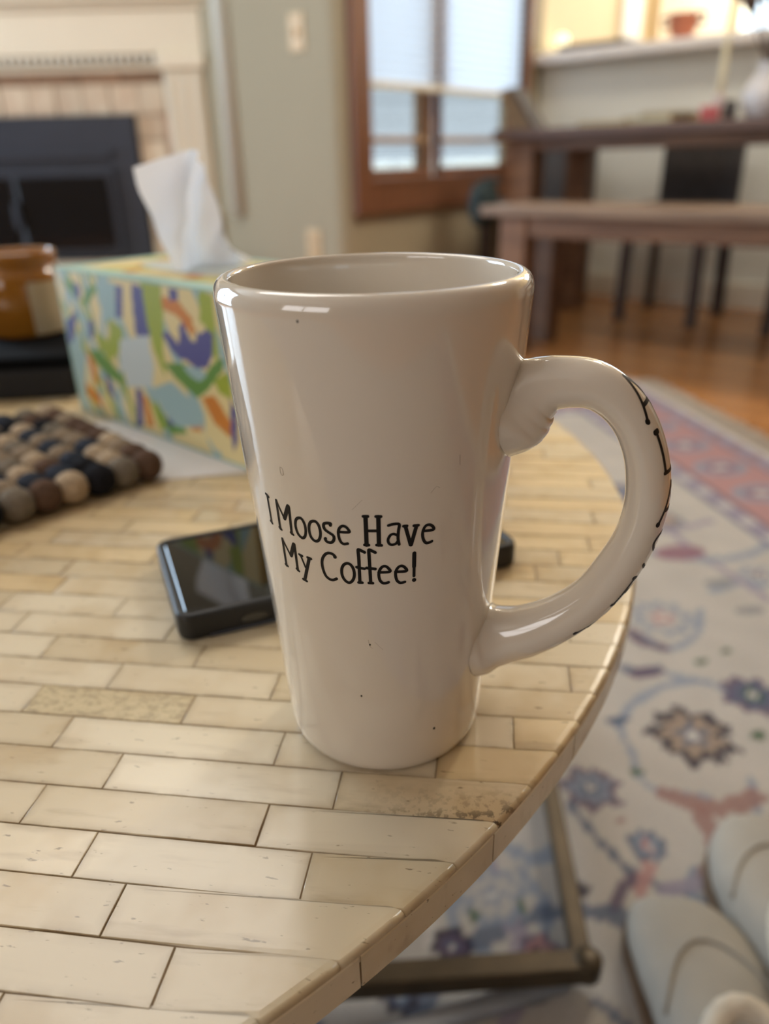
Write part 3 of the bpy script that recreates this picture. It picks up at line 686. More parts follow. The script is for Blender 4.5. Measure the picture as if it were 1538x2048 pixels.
# ------------------------------------------------------------------ coffee table
RT = .4096
ct = empty('coffee_table', W(-.269, .440, 0), YAW-8.2, 'round coffee table topped with cream bone tiles on a bronze tube base', 'coffee table')
S0, T0 = 329.0, 397.1                                # tile frame origin, mm

def bone(name, base, dark, blotch, speck, mottle=0.0, edge=.75, mold=False):
    M = bpy.data.materials.new(name); M.use_nodes = True
    nt = M.node_tree; N = nt.nodes; L = nt.links; b = N['Principled BSDF']
    b.inputs['Roughness'].default_value = .2; b.inputs['Specular IOR Level'].default_value = .5
    b.inputs['Subsurface Weight'].default_value = .12; b.inputs['Subsurface Radius'].default_value = (.004, .003, .0018); b.inputs['Subsurface Scale'].default_value = 1.0
    tc = N.new('ShaderNodeTexCoord'); oi = N.new('ShaderNodeObjectInfo')
    ad = N.new('ShaderNodeVectorMath'); ad.operation = 'ADD'
    mu = N.new('ShaderNodeVectorMath'); mu.operation = 'SCALE'; mu.inputs[0].default_value = (7, 13, 5); L.new(oi.outputs['Random'], mu.inputs[3])
    L.new(tc.outputs['Object'], ad.inputs[0]); L.new(mu.outputs[0], ad.inputs[1]); V = ad.outputs[0]
    def noise(scale, detail=4, st=(1, 1, 1), rough=.5):
        mp = N.new('ShaderNodeMapping'); mp.inputs['Scale'].default_value = st; L.new(V, mp.inputs[0])
        n = N.new('ShaderNodeTexNoise'); n.inputs['Scale'].default_value = scale; n.inputs['Detail'].default_value = detail; n.inputs['Roughness'].default_value = rough
        L.new(mp.outputs[0], n.inputs[0]); return n.outputs[0]
    def ramp(src, p0, p1):
        r = N.new('ShaderNodeMapRange'); r.inputs[1].default_value = p0; r.inputs[2].default_value = p1; r.interpolation_type = 'SMOOTHSTEP'; L.new(src, r.inputs[0]); return r.outputs[0]
    def mix(f, a, c):
        x = N.new('ShaderNodeMix'); x.data_type = 'RGBA'
        if isinstance(f, float): x.inputs[0].default_value = f
        else: L.new(f, x.inputs[0])
        if isinstance(a, tuple): x.inputs[6].default_value = (*a, 1)
        else: L.new(a, x.inputs[6])
        if isinstance(c, tuple): x.inputs[7].default_value = (*c, 1)
        else: L.new(c, x.inputs[7])
        return x.outputs[2]
    def scale(f, k):
        x = N.new('ShaderNodeMath'); x.operation = 'MULTIPLY'; x.inputs[1].default_value = k; L.new(f, x.inputs[0]); return x.outputs[0]
    c = mix(ramp(oi.outputs['Random'], 0, 1), lin(base), lin(dark))
    c = mix(scale(ramp(noise(28, 3), .46, .7), blotch), c, lin((176, 146, 96)))             # honey blotches
    c = mix(scale(ramp(noise(60, 5, (.5, 2.5, 1)), .56, .75), blotch*.8), c, lin((150, 128, 98)))   # grain
    c = mix(scale(ramp(noise(620, 3, (.3, 1, 1), .5), .68, .74), speck*.8), c, lin((92, 74, 54)))     # pores
    if mottle: c = mix(scale(ramp(noise(260, 8, (.8, 1.3, 1), .75), .42, .66), mottle), c, lin((122, 106, 78)))
    if mold:
        at2 = N.new('ShaderNodeVertexColor'); at2.layer_name = 'wear'
        sp = N.new('ShaderNodeSeparateColor'); L.new(at2.outputs[0], sp.inputs[0])
        g = N.new('ShaderNodeMath'); g.operation = 'MULTIPLY'; L.new(sp.outputs[1], g.inputs[0]); L.new(ramp(noise(30, 3), .3, .6), g.inputs[1])
        c = mix(scale(g.outputs[0], .6), c, lin((150, 114, 70)))
        g2 = N.new('ShaderNodeMath'); g2.operation = 'MULTIPLY'; L.new(sp.outputs[2], g2.inputs[0]); L.new(ramp(noise(420, 3, (1, 1, 1), .7), .5, .56), g2.inputs[1])
        c = mix(g2.outputs[0], c, lin((52, 42, 34)))
    at = N.new('ShaderNodeVertexColor'); at.layer_name = 'wear'
    se = N.new('ShaderNodeSeparateColor'); L.new(at.outputs[0], se.inputs[0])
    g = N.new('ShaderNodeMath'); g.operation = 'MULTIPLY'; L.new(se.outputs[0], g.inputs[0]); L.new(ramp(noise(90, 4), .25, .6), g.inputs[1])
    c = mix(scale(g.outputs[0], edge), c, lin((136, 112, 80)))
    L.new(c, b.inputs['Base Color'])
    bp = N.new('ShaderNodeBump'); bp.inputs['Strength'].default_value = .12; bp.inputs['Distance'].default_value = .0006
    L.new(noise(120, 4), bp.inputs['Height']); L.new(bp.outputs[0], b.inputs['Normal'])
    return M
M_bone = bone('bone_tile', (214, 198, 168), (201, 184, 152), .45, .8)
M_bone_w = bone('pale_bone_tile', (220, 207, 180), (213, 198, 169), .3, .6)
M_bone_h = bone('honey_bone_tile', (218, 196, 156), (212, 188, 146), .4, .6)
M_bone_m = bone('mottled_bone_tile', (208, 190, 150), (202, 184, 146), .5, 1.0, mottle=.5)
M_bone_s = bone('stained_bone_tile', (220, 202, 168), (216, 198, 162), .5, 1.0, mold=True)
M_grout = mat('dark_grout', (146, 124, 96), .9, .3, 60)

def clip_circle(poly, R, n=720):
    """rectangle cut by the table circle; returns points and whether each lies on the circle"""
    out = [(x, y, False) for x, y in poly]
    if all(hypot(x, y) <= R for x, y, _ in out): return out
    res = []
    m_ = len(poly)
    for i in range(m_):
        (x1, y1), (x2, y2) = poly[i], poly[(i+1) % m_]
        if hypot(x1, y1) <= R: res.append((x1, y1, False))
        dx, dy = x2-x1, y2-y1; a = dx*dx+dy*dy; b_ = 2*(x1*dx+y1*dy); c = x1*x1+y1*y1-R*R; q = b_*b_-4*a*c
        if q > 0:
            for t in sorted(((-b_-sqrt(q))/(2*a), (-b_+sqrt(q))/(2*a))):
                if 0 < t < 1: res.append((x1+t*dx, y1+t*dy, True))
    if len(res) < 3: return []
    fin = []                                             # fill in the arc between consecutive circle points
    for i in range(len(res)):
        p, q = res[i], res[(i+1) % len(res)]
        fin.append(p)
        if p[2] and q[2]:
            a0, a1 = atan2(p[1], p[0]), atan2(q[1], q[0]); da = (a1-a0+pi) % (2*pi)-pi
            if da > 0:
                k = max(1, int(abs(da)*R/.004))
                fin += [(R*cos(a0+da*j/k), R*sin(a0+da*j/k), True) for j in range(1, k)]
    return fin
def tile_mesh(name, x0, x1, y0, y1):
    gap = .00012
    P = clip_circle([(x0+gap, y0+gap), (x1-gap, y0+gap), (x1-gap, y1-gap), (x0+gap, y1-gap)], RT-.0003)
    if len(P) < 3: return None
    cx = sum(p[0] for p in P)/len(P); cy = sum(p[1] for p in P)/len(P)
    def ring(inset, circ):
        r = []
        for x, y, onc in P:
            x = min(max(x, x0+gap+inset), x1-gap-inset); y = min(max(y, y0+gap+inset), y1-gap-inset)
            h_ = hypot(x, y); lim = RT-.0003-circ
            if h_ > lim: x *= lim/h_; y *= lim/h_
            r.append((x-cx, y-cy))
        return r
    lv = [(0, 0, -.0045, None, 1), (0, 0, -.0003, -.0017, 1), (.0001, .00035, -.0001, -.0007, .9), (.00028, .0014, 0, -.0001, .55), (.0014, .0030, 0, 0, .22), (.0034, .006, 0, 0, 0)]
    v = []; wear = []
    mx = max(p[0] for p in P)
    for ins, circ, z, zc_, wr in lv:
        for (x, y), (px_, py_, onc) in zip(ring(ins, circ), P):
            v.append((x, y, zc_ if (onc and zc_ is not None) else z))
            rr = RT-hypot(x+cx, y+cy)
            wear.append((wr if not onc else max(0, wr-.75)*2.2, max(0, 1-rr/.03)*(.35+.65*min(1, max(0, (y1-.002-(y+cy))/.012))), max(0, 1-rr/.011)*min(1, max(0, (y0+.013-(y+cy))/.010)), 1))
    n = len(P); f = []
    for i in range(len(lv)-1):
        for j in range(n): f.append((i*n+j, i*n+(j+1) % n, (i+1)*n+(j+1) % n, (i+1)*n+j))
    f.append(tuple((len(lv)-1)*n+j for j in range(n)))
    return v, f, wear, cx, cy, P
JOINTS = {0: [-73.4], 1: [-94.], 2: [-110.4, -44.9], 3: [-136., -62.], 4: [-117.3, -42.1], 5: [-143.7, -65.2, -11.8], 6: [-164.8, -103.7, -42, 13.4], 7: [-139.7, -75.5, -8], 8: [-176.5, -111.2, -40], 9: [-198.9, -130, -64]}
def screen(x, y):                                        # where a spot of the table top falls in the frame, to choose which tiles become parts
    p = ct.matrix_world @ Vector((x, y, TOP)); q = p-Vector((0, 0, CAMZ)); d_ = q.dot(fwd)
    if d_ < .02: return None
    return 769+FPX*q.dot(right)/d_, 1024-FPX*q.dot(upv)/d_, d_
bpy.context.view_layer.update()
tr = random.Random(11); tiles = []
for n in range(-14, 45):
    y0 = (101+16.02*n-T0)/1000; y1 = y0+.01602
    ya = min(abs(y0), abs(y1)) if y0*y1 > 0 else 0
    if ya >= RT-.001: continue
    half = sqrt(RT*RT-ya*ya)
    js = [(s+S0)/1000 for s in JOINTS.get(n, [tr.uniform(-150, -50)])]
    while js[-1] < half: js.append(js[-1]+tr.uniform(.054, .076))
    while js[0] > -half: js.insert(0, js[0]-tr.uniform(.054, .076))
    ks = JOINTS.get(n, [])
    if n in (1, 3, 4): js = [j for j in js if not (j > (ks[-1]+S0)/1000 and j < half-.004)]       # these end tiles run unbroken to the rim
    if js[-1] < half+.001: js.append(half+.01)
    k = 0
    while k < len(js)-1:                                 # no slivers at the rim
        if min(js[k+1], half)-max(js[k], -half) < .012 and len(js) > 2: js.pop(k+1 if k == 0 else k); continue
        k += 1
    for a, c in zip(js[:-1], js[1:]): tiles.append((n, a, c, y0, y1))
built = []
for n, a, c, y0, y1 in tiles:
    t = tile_mesh('tile', a, c, y0, y1)
    if not t: continue
    sc = [screen(p[0], p[1]) for p in t[5]]
    vis = [s for s in sc if s and -10 < s[0] < 1548 and -10 < s[1] < 2058]
    built.append((-(c-a)/min(s[2] for s in vis) if vis else 1, n, a, t))
built.sort(key=lambda q: q[0])
rest_v, rest_f, rest_w = [], [], []
top = empty('table_top', (0, 0, TOP)); top.parent = ct
for rank, (size, n, a, (v, f, wear, cx, cy, P)) in enumerate(built):
    if size < 0 and rank < 290:
        me = bpy.data.meshes.new('tile'); me.from_pydata(v, [], f); me.update()
        nn = len(P); me.polygons.foreach_set('use_smooth', [nn <= i_ < 3*nn for i_ in range(len(f))])
        ca = me.color_attributes.new('wear', 'FLOAT_COLOR', 'POINT'); ca.data.foreach_set('color', np.array(wear, np.float32).ravel())
        o = bpy.data.objects.new('tile', me); COL.objects.link(o); o.parent = top
        o.location = (cx, cy, tr.uniform(-.00012, .00012)); o.rotation_euler = (tr.uniform(-.004, .004), tr.uniform(-.0015, .0015), 0)
        q = tr.random(); mm = M_bone
        sa = a*1000-S0
        if n == 6 and abs(sa+164.8) < 1: mm = M_bone_m
        elif n == 4 and abs(sa+42.1) < 1: mm = M_bone_s
        elif n in (5, 4, 6) and sa > -15: mm = M_bone_h
        elif (n, round(sa)) in ((6, -104), (2, -110), (5, -144)): mm = M_bone_w
        elif n > 10: mm = M_bone_h if q < .5 else M_bone
        elif q < .06 and n > 9: mm = M_bone_h
        elif q < .3: mm = M_bone_w
        elif q < .33 and n > 9: mm = M_bone_m
        me.materials.append(mm)
    else:
        o_ = len(rest_v); rest_v += [(x+cx, y+cy, z) for x, y, z in v]; rest_f += [tuple(i+o_ for i in q) for q in f]; rest_w += wear
me = bpy.data.meshes.new('remaining_tiles'); me.from_pydata(rest_v, [], rest_f); me.update()
ca = me.color_attributes.new('wear', 'FLOAT_COLOR', 'POINT'); ca.data.foreach_set('color', np.array(rest_w, np.float32).ravel()); me.materials.append(M_bone)
o = bpy.data.objects.new('remaining_tiles', me); COL.objects.link(o); o.parent = top; o['kind'] = 'stuff'
MB().lathe([(.0001, -.0145), (.400, -.0145), (.4045, -.0135), (.4045, -.0020), (.4035, -.0014), (.4030, -.00035), (.0001, -.00035)], 180).build('grout_bed', M_grout, top)
nr = 48
for k in range(nr):                                      # bone strips around the rim
    a0 = radians(-34.9+360/nr*k)+.0008; a1 = a0+2*pi/nr-.0016
    sec = [(RT-.004, -.0019), (RT-.0004, -.0019), (RT, -.0024), (RT, -.0138), (RT-.0008, -.0147), (RT-.004, -.0147)]
    ac = (a0+a1)/2
    MB().rings([[(r*cos(a)-RT*cos(ac), r*sin(a)-RT*sin(ac), z) for r, z in sec] for a in np.linspace(a0, a1, 14)]).build('rim_tile', M_bone if k % 3 else M_bone_w, top).location = (RT*cos(ac), RT*sin(ac), 0)
# bronze tube base on the rug (points given on the floor, relative to the heading)
M_bronze = mat('aged_bronze', (82, 70, 52), .42, .35, 30, metal=.5)
M_steel = mat('brushed_steel', (186, 196, 212), .3, .15, 30, metal=.3)
inv = ct.matrix_world.inverted()
def L_(h, k, z): return tuple(inv @ W(h, k, z))
zr = .0345
c0, c1, c2, c3 = (.151, .392), (.178, .78), (-.68, .78), (-.70, .357)
def rail(name, a, b_, r=.0085, m=M_bronze, za=zr, zb_=zr, sq=1): return MB().tube([L_(*a, za), L_(*b_, zb_)], r, 14, sq).build(name, m, ct, smooth=not sq, bevel=.002 if sq else 0)
rail('base_rail', c0, c1, .0082); rail('base_rail', c1, c2); rail('base_rail', c2, c3); rail('base_rail', c3, (c0[0]+.0085, c0[1]), .0098)
MB().lathe([(.0001, -.0106), (.0100, -.0106), (.0116, -.0085), (.0116, .0085), (.0100, .0106), (.0001, .0106)], 24).xf(Matrix.Translation(L_(.155, .392, zr))).build('corner_joint', M_bronze, ct, smooth=True)
for a in ((.175, .72), (-.6, .80), (-.40, .388)): MB().tube([L_(*a, zr+.008), L_(a[0]*.75-.06, a[1]*.8+.09, TOP-.0148)], .0085, 14, 1).build('leg', M_bronze, ct, bevel=.002)
MB().tube([L_(.138, .391, .0172), L_(-.32, .268, .0172), L_(-.36, .258, .018)], .0082, 16).build('cross_brace', M_steel, ct, smooth=True)
MB().tube([L_(-.34, .265, .022), L_(-.36, .32, TOP-.0148)], .0082, 14).build('leg', M_steel, ct, smooth=True)

# ------------------------------------------------------------------ mug
mug = empty('latte_mug', W(-.0014, .2156, TOP+.0001), YAW, 'tall white glazed coffee mug with black lettering standing on the tiled table', 'mug')
def glaze():
    M = mat('white_glaze_ceramic', (220, 210, 194), .06, .03, 14, spec=.6, coat=1.0)
    return M
M_glaze = glaze()
M_ink = mat('black_ink', (14, 11, 10), .45, .1, 40, spec=.25)
H_, RB, RTP = .1524, .0328, .0444
def rm(z): return RB+(RTP-RB)*z/H_
prof = [(.0001, .0016), (.027, .0016), (.0285, .0004), (.0298, 0), (.0312, .0006), (.0323, .0022), (rm(.0045)-.0002, .0045)]
prof += [(rm(z), z) for z in np.linspace(.008, .1465, 22)]
tw = .0046
for t in np.linspace(0, pi/2, 9):                       # lip: broad rounding outside, tight one inside
    prof.append((rm(.1475)-.0031+.0031*cos(t), .1478+.0046*sin(t)))
for t in np.linspace(.4, pi/2, 4):
    prof.append((rm(.1475)-.0033-.0013*sin(t), .1511+.0013*cos(t)))
prof += [(rm(z)-tw, z) for z in np.linspace(.147, .016, 14)]
prof += [(rm(.012)-tw-.002, .0095), (rm(.01)-tw-.008, .0072), (.0001, .0068)]
MB().lathe(prof, 128).build('cup', M_glaze, mug, smooth=True)
AZ = radians(-20)
er, et = Vector((cos(AZ), sin(AZ), 0)), Vector((-sin(AZ), cos(AZ), 0))       # outward, sideways (away from the viewer)
HP = [(37.6, 116.0, 14.2, 13.6), (40.2, 116.8, 13.6, 13.0), (42.0, 118.0, 12.5, 11.0), (44.2, 119.9, 10.9, 9.4), (47.2, 122.2, 9.0, 8.2), (52.0, 124.2, 7.3, 7.4), (60.6, 124.5, 6.6, 7.2), (67.4, 121.3, 6.1, 7.1), (72.8, 115.4, 5.8, 7.0), (76.6, 107.4, 5.8, 7.0), (78.5, 98.8, 5.95, 7.0),
      (78.7, 89.8, 5.95, 7.0), (76.9, 80.1, 5.95, 7.0), (72.8, 69.7, 6.3, 7.1), (67.0, 59.6, 6.4, 7.2), (58.4, 50.4, 7.2, 7.4), (48.8, 43.6, 8.4, 8.0), (41.6, 40.6, 9.6, 8.6), (37.4, 39.4, 11.2, 10.6), (35.4, 38.9, 12.6, 12.4), (32.6, 38.4, 13.4, 13.2)]
hs = np.array(spline(HP, 8))/1000
tan = np.gradient(hs[:, :2], axis=0); tan /= np.hypot(*tan.T)[:, None]
nor = np.c_[-tan[:, 1], tan[:, 0]]                       # points to the outside of the loop
arcl = np.r_[0, np.cumsum(np.hypot(*np.diff(hs[:, :2], axis=0).T))]
def hpoint(i, phi, lift=0.0):
    r, z, a, b_ = hs[i]
    n_ = nor[i]; p = er*(r+n_[0]*(a+lift)*cos(phi)) + Vector((0, 0, z+n_[1]*(a+lift)*cos(phi))) + et*(-(b_+lift)*sin(phi))
    return p
MB().rings([[hpoint(i, 2*pi*j/40) for j in range(40)] for i in range(len(hs))]).build('handle', M_glaze, mug, smooth=True)

def ribbon(b, pts, w, place, closed=False):
    """pts in mm on a flat sheet, w in mm, place(u,v) puts a sheet point on the surface"""
    P = [np.array(p, float) for p in pts]
    if closed: P = spline(P, 5, True); P.append(P[0])
    elif len(P) > 2: P = spline(P, 5)
    Q = [P[0]]
    for a, c in zip(P[:-1], P[1:]):
        k = max(1, int(np.hypot(*(c-a))/.6)); Q += [a+(c-a)*(j+1)/k for j in range(k)]
    v = []; n = len(Q)
    for i, q in enumerate(Q):
        if closed: t = Q[(i+1) % (n-1)]-Q[i-1 if i else n-2]
        else: t = Q[min(i+1, n-1)]-Q[max(i-1, 0)]
        t = t/(np.hypot(*t)+1e-9); nn = np.array([-t[1], t[0]])*w/2
        v += [place(*(q+nn)), place(*(q-nn))]
    b.add(v, [(2*i, 2*i+1, 2*i+3, 2*i+2) for i in range(n-1)])
    if not closed:
        for q in (Q[0], Q[-1]):
            c = [place(*(q+w/2*np.array([cos(t), sin(t)]))) for t in np.linspace(0, 2*pi, 12, endpoint=False)]
            b.add(c, [tuple(range(12))])
def on_cup(u, v):                                        # u mm of arc at r = 40 mm, v mm height
    z = v/1000; r = rm(z)+.00006; a = u/40.
    return (r*cos(a), r*sin(a), z)
b = MB()
for w, cl, P in SLOGAN:
    # the sheet is stretched so that stroke width stays even on the cone
    k = rm(.085)/.040
    ribbon(b, [(radians(a)*40, z) for a, z in P], w*1.12, lambda u, v: on_cup(u, v), bool(cl))
b.build('slogan_print', M_ink, mug)
# word down the back of the handle, letters upright, read from the top
GL = {'A': [(.9, [(-4.2, -5), (0, 5)]), (1.1, [(0, 5), (4.2, -5)]), (1.0, [(-2.6, -1.6), (2.6, -1.6)]), (1.5, [(-4.3, -4.9), (-4.1, -5)]), (1.5, [(4.1, -4.9), (4.3, -5)])],
      'L': [(1.0, [(-3, 5), (-3, -5)]), (1.0, [(-3.4, -5), (3.2, -5)]), (1.4, [(-3.5, 5), (-2.4, 5)]), (1.0, [(3.2, -5), (3.4, -3.2)])],
      'S': [(1.0, [(3, 3.6), (1, 5), (-1.6, 4.8), (-3, 3), (-1.8, 1), (1.4, -.8), (3.1, -2.6), (1.8, -4.7), (-1, -5), (-3, -3.6)])],
      'K': [(1.0, [(-3, 5), (-3, -5)]), (.9, [(3, 5), (-2.8, -.6)]), (1.1, [(-1.4, .6), (3.3, -5)]), (1.3, [(-3.5, 5), (-2.5, 5)]), (1.3, [(-3.5, -5), (-2.5, -5)])]}
b = MB()
s0 = None
for i in range(len(hs)):
    if s0 is None and hs[i][0] > .0665: s0 = arcl[i]*1000
def on_handle(u, v, sc):                                 # u mm sideways, v mm along the handle measured upwards from the letter centre
    s = (sc-v)/1000; i = float(np.interp(s, arcl, np.arange(len(hs)))); i0 = int(min(max(i, 0), len(hs)-2)); f_ = i-i0
    phi = u/6.9 + .19
    return hpoint(i0, phi, .00007)*(1-f_)+hpoint(i0+1, phi, .00007)*f_
for k, ch in enumerate('ALASKA'):
    sc = s0+4.4+13.7*k
    for w, P in GL[ch]: ribbon(b, [(-u_*1.08, v_*1.05) for u_, v_ in P], w, lambda u, v, sc=sc: tuple(on_handle(u, v, sc)))
b.build('handle_print', M_ink, mug)
# small dark flecks in the glaze
for a, z, r in ((-63.32, 16.9, .00042), (-101.3, 33.8, .0003), (-95.8, 53.7, .00025), (-113.5, 146.5, .0003)):
    c = Vector(on_cup(radians(a)*40, z)); n_ = Vector((cos(radians(a)), sin(radians(a)), 0))
    t1 = Vector((-n_.y, n_.x, 0))
    MB().add([c+t1*r*cos(t)+Vector((0, 0, 1))*r*1.3*sin(t) for t in np.linspace(0, 2*pi, 10, endpoint=False)], [tuple(range(10))]).build('glaze_fleck', M_ink, mug)

M_scr = mat('faint_scratch', (150, 134, 114), .4, .1, 40)
for pts_, w_, c_ in (([(-128.9, 107.2), (-127.9, 107.0), (-127.7, 105.6), (-128.3, 104.9), (-129.1, 105.6)], .12, 1), ([(-59.2, 110.8), (-58.9, 108.0)], .14, 0), ([(-96.5, 55.4), (-95.8, 53.0), (-94.6, 52.4)], .10, 0), ([(-90, 51.8), (-93.5, 54.6)], .08, 0), ([(-70.5, 101.6), (-68.5, 103.1), (-67.0, 102.6)], .10, 0), ([(-100, 98), (-96, 101)], .07, 0)):
    b = MB(); ribbon(b, [(radians(a)*40, z) for a, z in pts_], w_, on_cup, bool(c_)); b.build('glaze_scratch', M_scr, mug)

# ------------------------------------------------------------------ phone
ph = empty('smartphone', W(-.0853, .2578, TOP+.0002), YAW+21.5, 'black smartphone in a dark case lying screen up behind the mug', 'phone')
def rrect(x0, x1, y0, y1, r, n=6):
    out = []
    for cx, cy, a in ((x1-r, y1-r, 0), (x0+r, y1-r, 90), (x0+r, y0+r, 180), (x1-r, y0+r, 270)):
        out += [(cx+r*cos(radians(a+90*t/n)), cy+r*sin(radians(a+90*t/n))) for t in range(n+1)]
    return out
M_case = mat('matte_black_rubber', (13, 13, 15), .42, .1, 40, bump=.05, bscale=400)
M_screen = mat('phone_glass', (5, 5, 6), .02, .0, spec=.7, coat=.6)
def slab(b, lv):
    return b.rings([[(x, y, z) for x, y in rrect(ins, .161-ins, ins, .0765-ins, max(.0065-ins, .0016))] for ins, z in lv])
slab(MB(), [(.0016, 0), (.0003, .0012), (0, .003), (0, .0105), (.0003, .0120), (.0009, .0125), (.0030, .0125), (.0036, .0115)]).build('case', M_case, ph, smooth=False)
slab(MB(), [(.0037, .0105), (.0037, .0116), (.0043, .0119)]).build('screen', M_screen, ph)
MB().rings([[(x, -.0003+yy, z) for x, z in [(.0315+.0058*cos(t)*(1 if abs(cos(t)) < .99 else 1)*sc_, .0058+.0021*sin(t)*sc_) for t in np.linspace(0, 2*pi, 20, endpoint=False)]] for yy, sc_ in ((0, 1.0), (.0002, .8), (.001, .75))]).build('charging_port', M_screen, ph)
bx('side_button', M_case, ph, .161, .1616, .02, .034, .0045, .0075, .0003)
bx('base_strip', mat('phone_back_glass', (60, 62, 70), .2, .1, 10), ph, .012, .144, -.0004, .002, .0008, .0022, .0003)

# ------------------------------------------------------------------ sheet of paper, tissue box, tissue
pp = empty('paper_sheet', W(-.088, .447, TOP+.0003), YAW-177+180+3, 'white paper sheet lying under the tissue box and the felt ball trivet', 'paper')
MB().rings([[(x, y, z) for x, y in ((0, 0), (0, .125), (-.16, .125), (-.16, -.006), (-.08, -.006))] for z in (0, .0003)]).build('sheet', mat('white_paper', (226, 220, 214), .8, .03, 12), pp)

tbx = empty('tissue_box', W(-.2466, .5959, TOP+.0008), YAW-42.47, 'tissue box printed with purple, green and orange leaves on cream', 'tissue box')
BC = {k: np.array(lin(v)) for k, v in dict(y=(226, 208, 150), b=(158, 186, 186), p=(84, 82, 140), l=(158, 172, 48), g=(100, 144, 62), o=(206, 128, 44), w=(196, 206, 204), m=(158, 190, 176)).items()}
def art(X, Z, flip=False):
    C = np.tile(BC['y'], (*X.shape, 1))
    if flip: X = 216-X
    keep = X < 85
    st_ = np.where(keep, np.sin(X*.35+np.sin(Z*.12)*2.2), 0); C[st_ > .93] = BC['w']; C[keep & (np.sin(X*.23-Z*.10+1) > .75)] = BC['b']; C[keep & (np.sin(X*.19+Z*.13+2.5) > .88)] = BC['l']; C[keep & (np.sin(X*.27+Z*.05+4) > .94)] = BC['g']
    C[np.sin(X*.11+Z*.06) > .86] = BC['b']
    for c, P in BOXART:
        C[in_poly(X, Z, P)] = BC[c]
    e = (X < 2) | (Z < 2) | (Z > 109); C[e] = BC['m']
    return C
M_card = mat('printed_card', (220, 210, 170), .45, .03, 30, attr='pattern')
LX, LY, LZ = .2165, .115, .111
def face(name, fn, nu, nv, flip=False, su=216, sv=111):
    U, V_ = np.meshgrid(np.linspace(0, 1, nu), np.linspace(0, 1, nv), indexing='ij')
    c = art(U*su, V_*sv, flip).reshape(-1, 3)
    return np.array([fn(u, v) for u, v in zip(U.ravel(), V_.ravel())]), c, nu, nv
for name, fn, nu, nv, flip, su in (('front_panel', lambda u, v: (u*LX, 0, v*LZ), 180, 100, False, 216), ('back_panel', lambda u, v: (u*LX, LY, v*LZ), 30, 20, True, 216),
                                   ('side_panel', lambda u, v: (0, LY-u*LY, v*LZ), 60, 60, True, 115), ('side_panel', lambda u, v: (LX, u*LY, v*LZ), 40, 40, True, 115)):
    V_, c, nu, nv = face(name, fn, nu, nv, flip, su)
    grid_mesh(name, V_, nu, nv, c, M_card, tbx, smooth=False)
U, V_ = np.meshgrid(np.linspace(0, 1, 90), np.linspace(0, 1, 50), indexing='ij')
C = np.tile(BC['m'], (*U.shape, 1)); inn_ = (U > .06) & (U < .94) & (V_ > .14) & (V_ < .9)
C[inn_] = BC['y']*np.array([.95, .9, .8]); C[inn_ & (np.sin(U*19+V_*7) > .8)] = BC['o']; C[inn_ & (np.sin(U*13-V_*9) > .85)] = BC['l']
grid_mesh('top_panel', np.c_[(U*LX).ravel(), (V_*LY).ravel(), np.full(U.size, LZ)], 90, 50, C.reshape(-1, 3), M_card, tbx, smooth=False)
MB().box(0.0005, LX-.0005, .0005, LY-.0005, 0, .001).build('bottom_panel', M_card, tbx)
MB().rings([[(LX*.5+sx*(.07*s_)*1, LY*.5+(.024*s_)*sy, LZ+.0004) for sx, sy in [(cos(t), sin(t)) for t in np.linspace(0, 2*pi, 40, endpoint=False)]] for s_ in (1.0, .05)], True, False, True).build('opening_film', mat('pale_film', (196, 204, 196), .3, .05, 8), tbx)
ti = empty('tissue', W(-.128, .565, TOP+LZ+.002), 0, 'white tissue pulled up and folded out of the box slot', 'tissue')
G = [[np.array(W(*p)) - np.array(ti.location) for p in c] for c in TISSUE]
G = [spline(c, 6) for c in G]                            # refine down each column, then across
rows = list(zip(*G)); rows = [spline(r, 6) for r in rows]
ni, nj = len(rows), len(rows[0]); V_ = np.array([p for r in rows for p in r])
V_ = V_+.0011*np.c_[np.sin(V_[:, 2]*230+V_[:, 0]*310), np.sin(V_[:, 2]*190+1), 0*V_[:, 0]]
V_[:, 2] = np.maximum(V_[:, 2], -.0005)
def tissue_mat():
    M = bpy.data.materials.new('tissue_paper'); M.use_nodes = True
    nt = M.node_tree; N = nt.nodes; L = nt.links; N.remove(N['Principled BSDF'])
    d_ = N.new('ShaderNodeBsdfDiffuse'); t_ = N.new('ShaderNodeBsdfTranslucent'); mx = N.new('ShaderNodeMixShader')
    n = N.new('ShaderNodeTexNoise'); n.inputs['Scale'].default_value = 400
    r = N.new('ShaderNodeValToRGB'); r.color_ramp.elements[0].color = (.84, .85, .88, 1); r.color_ramp.elements[1].color = (.93, .93, .95, 1)
    L.new(n.outputs[0], r.inputs[0]); L.new(r.outputs[0], d_.inputs[0]); L.new(r.outputs[0], t_.inputs[0]); mx.inputs[0].default_value = .4
    L.new(d_.outputs[0], mx.inputs[1]); L.new(t_.outputs[0], mx.inputs[2]); L.new(mx.outputs[0], N['Material Output'].inputs[0])
    return M
grid_mesh('tissue_sheet', V_, ni, nj, None, tissue_mat(), ti)

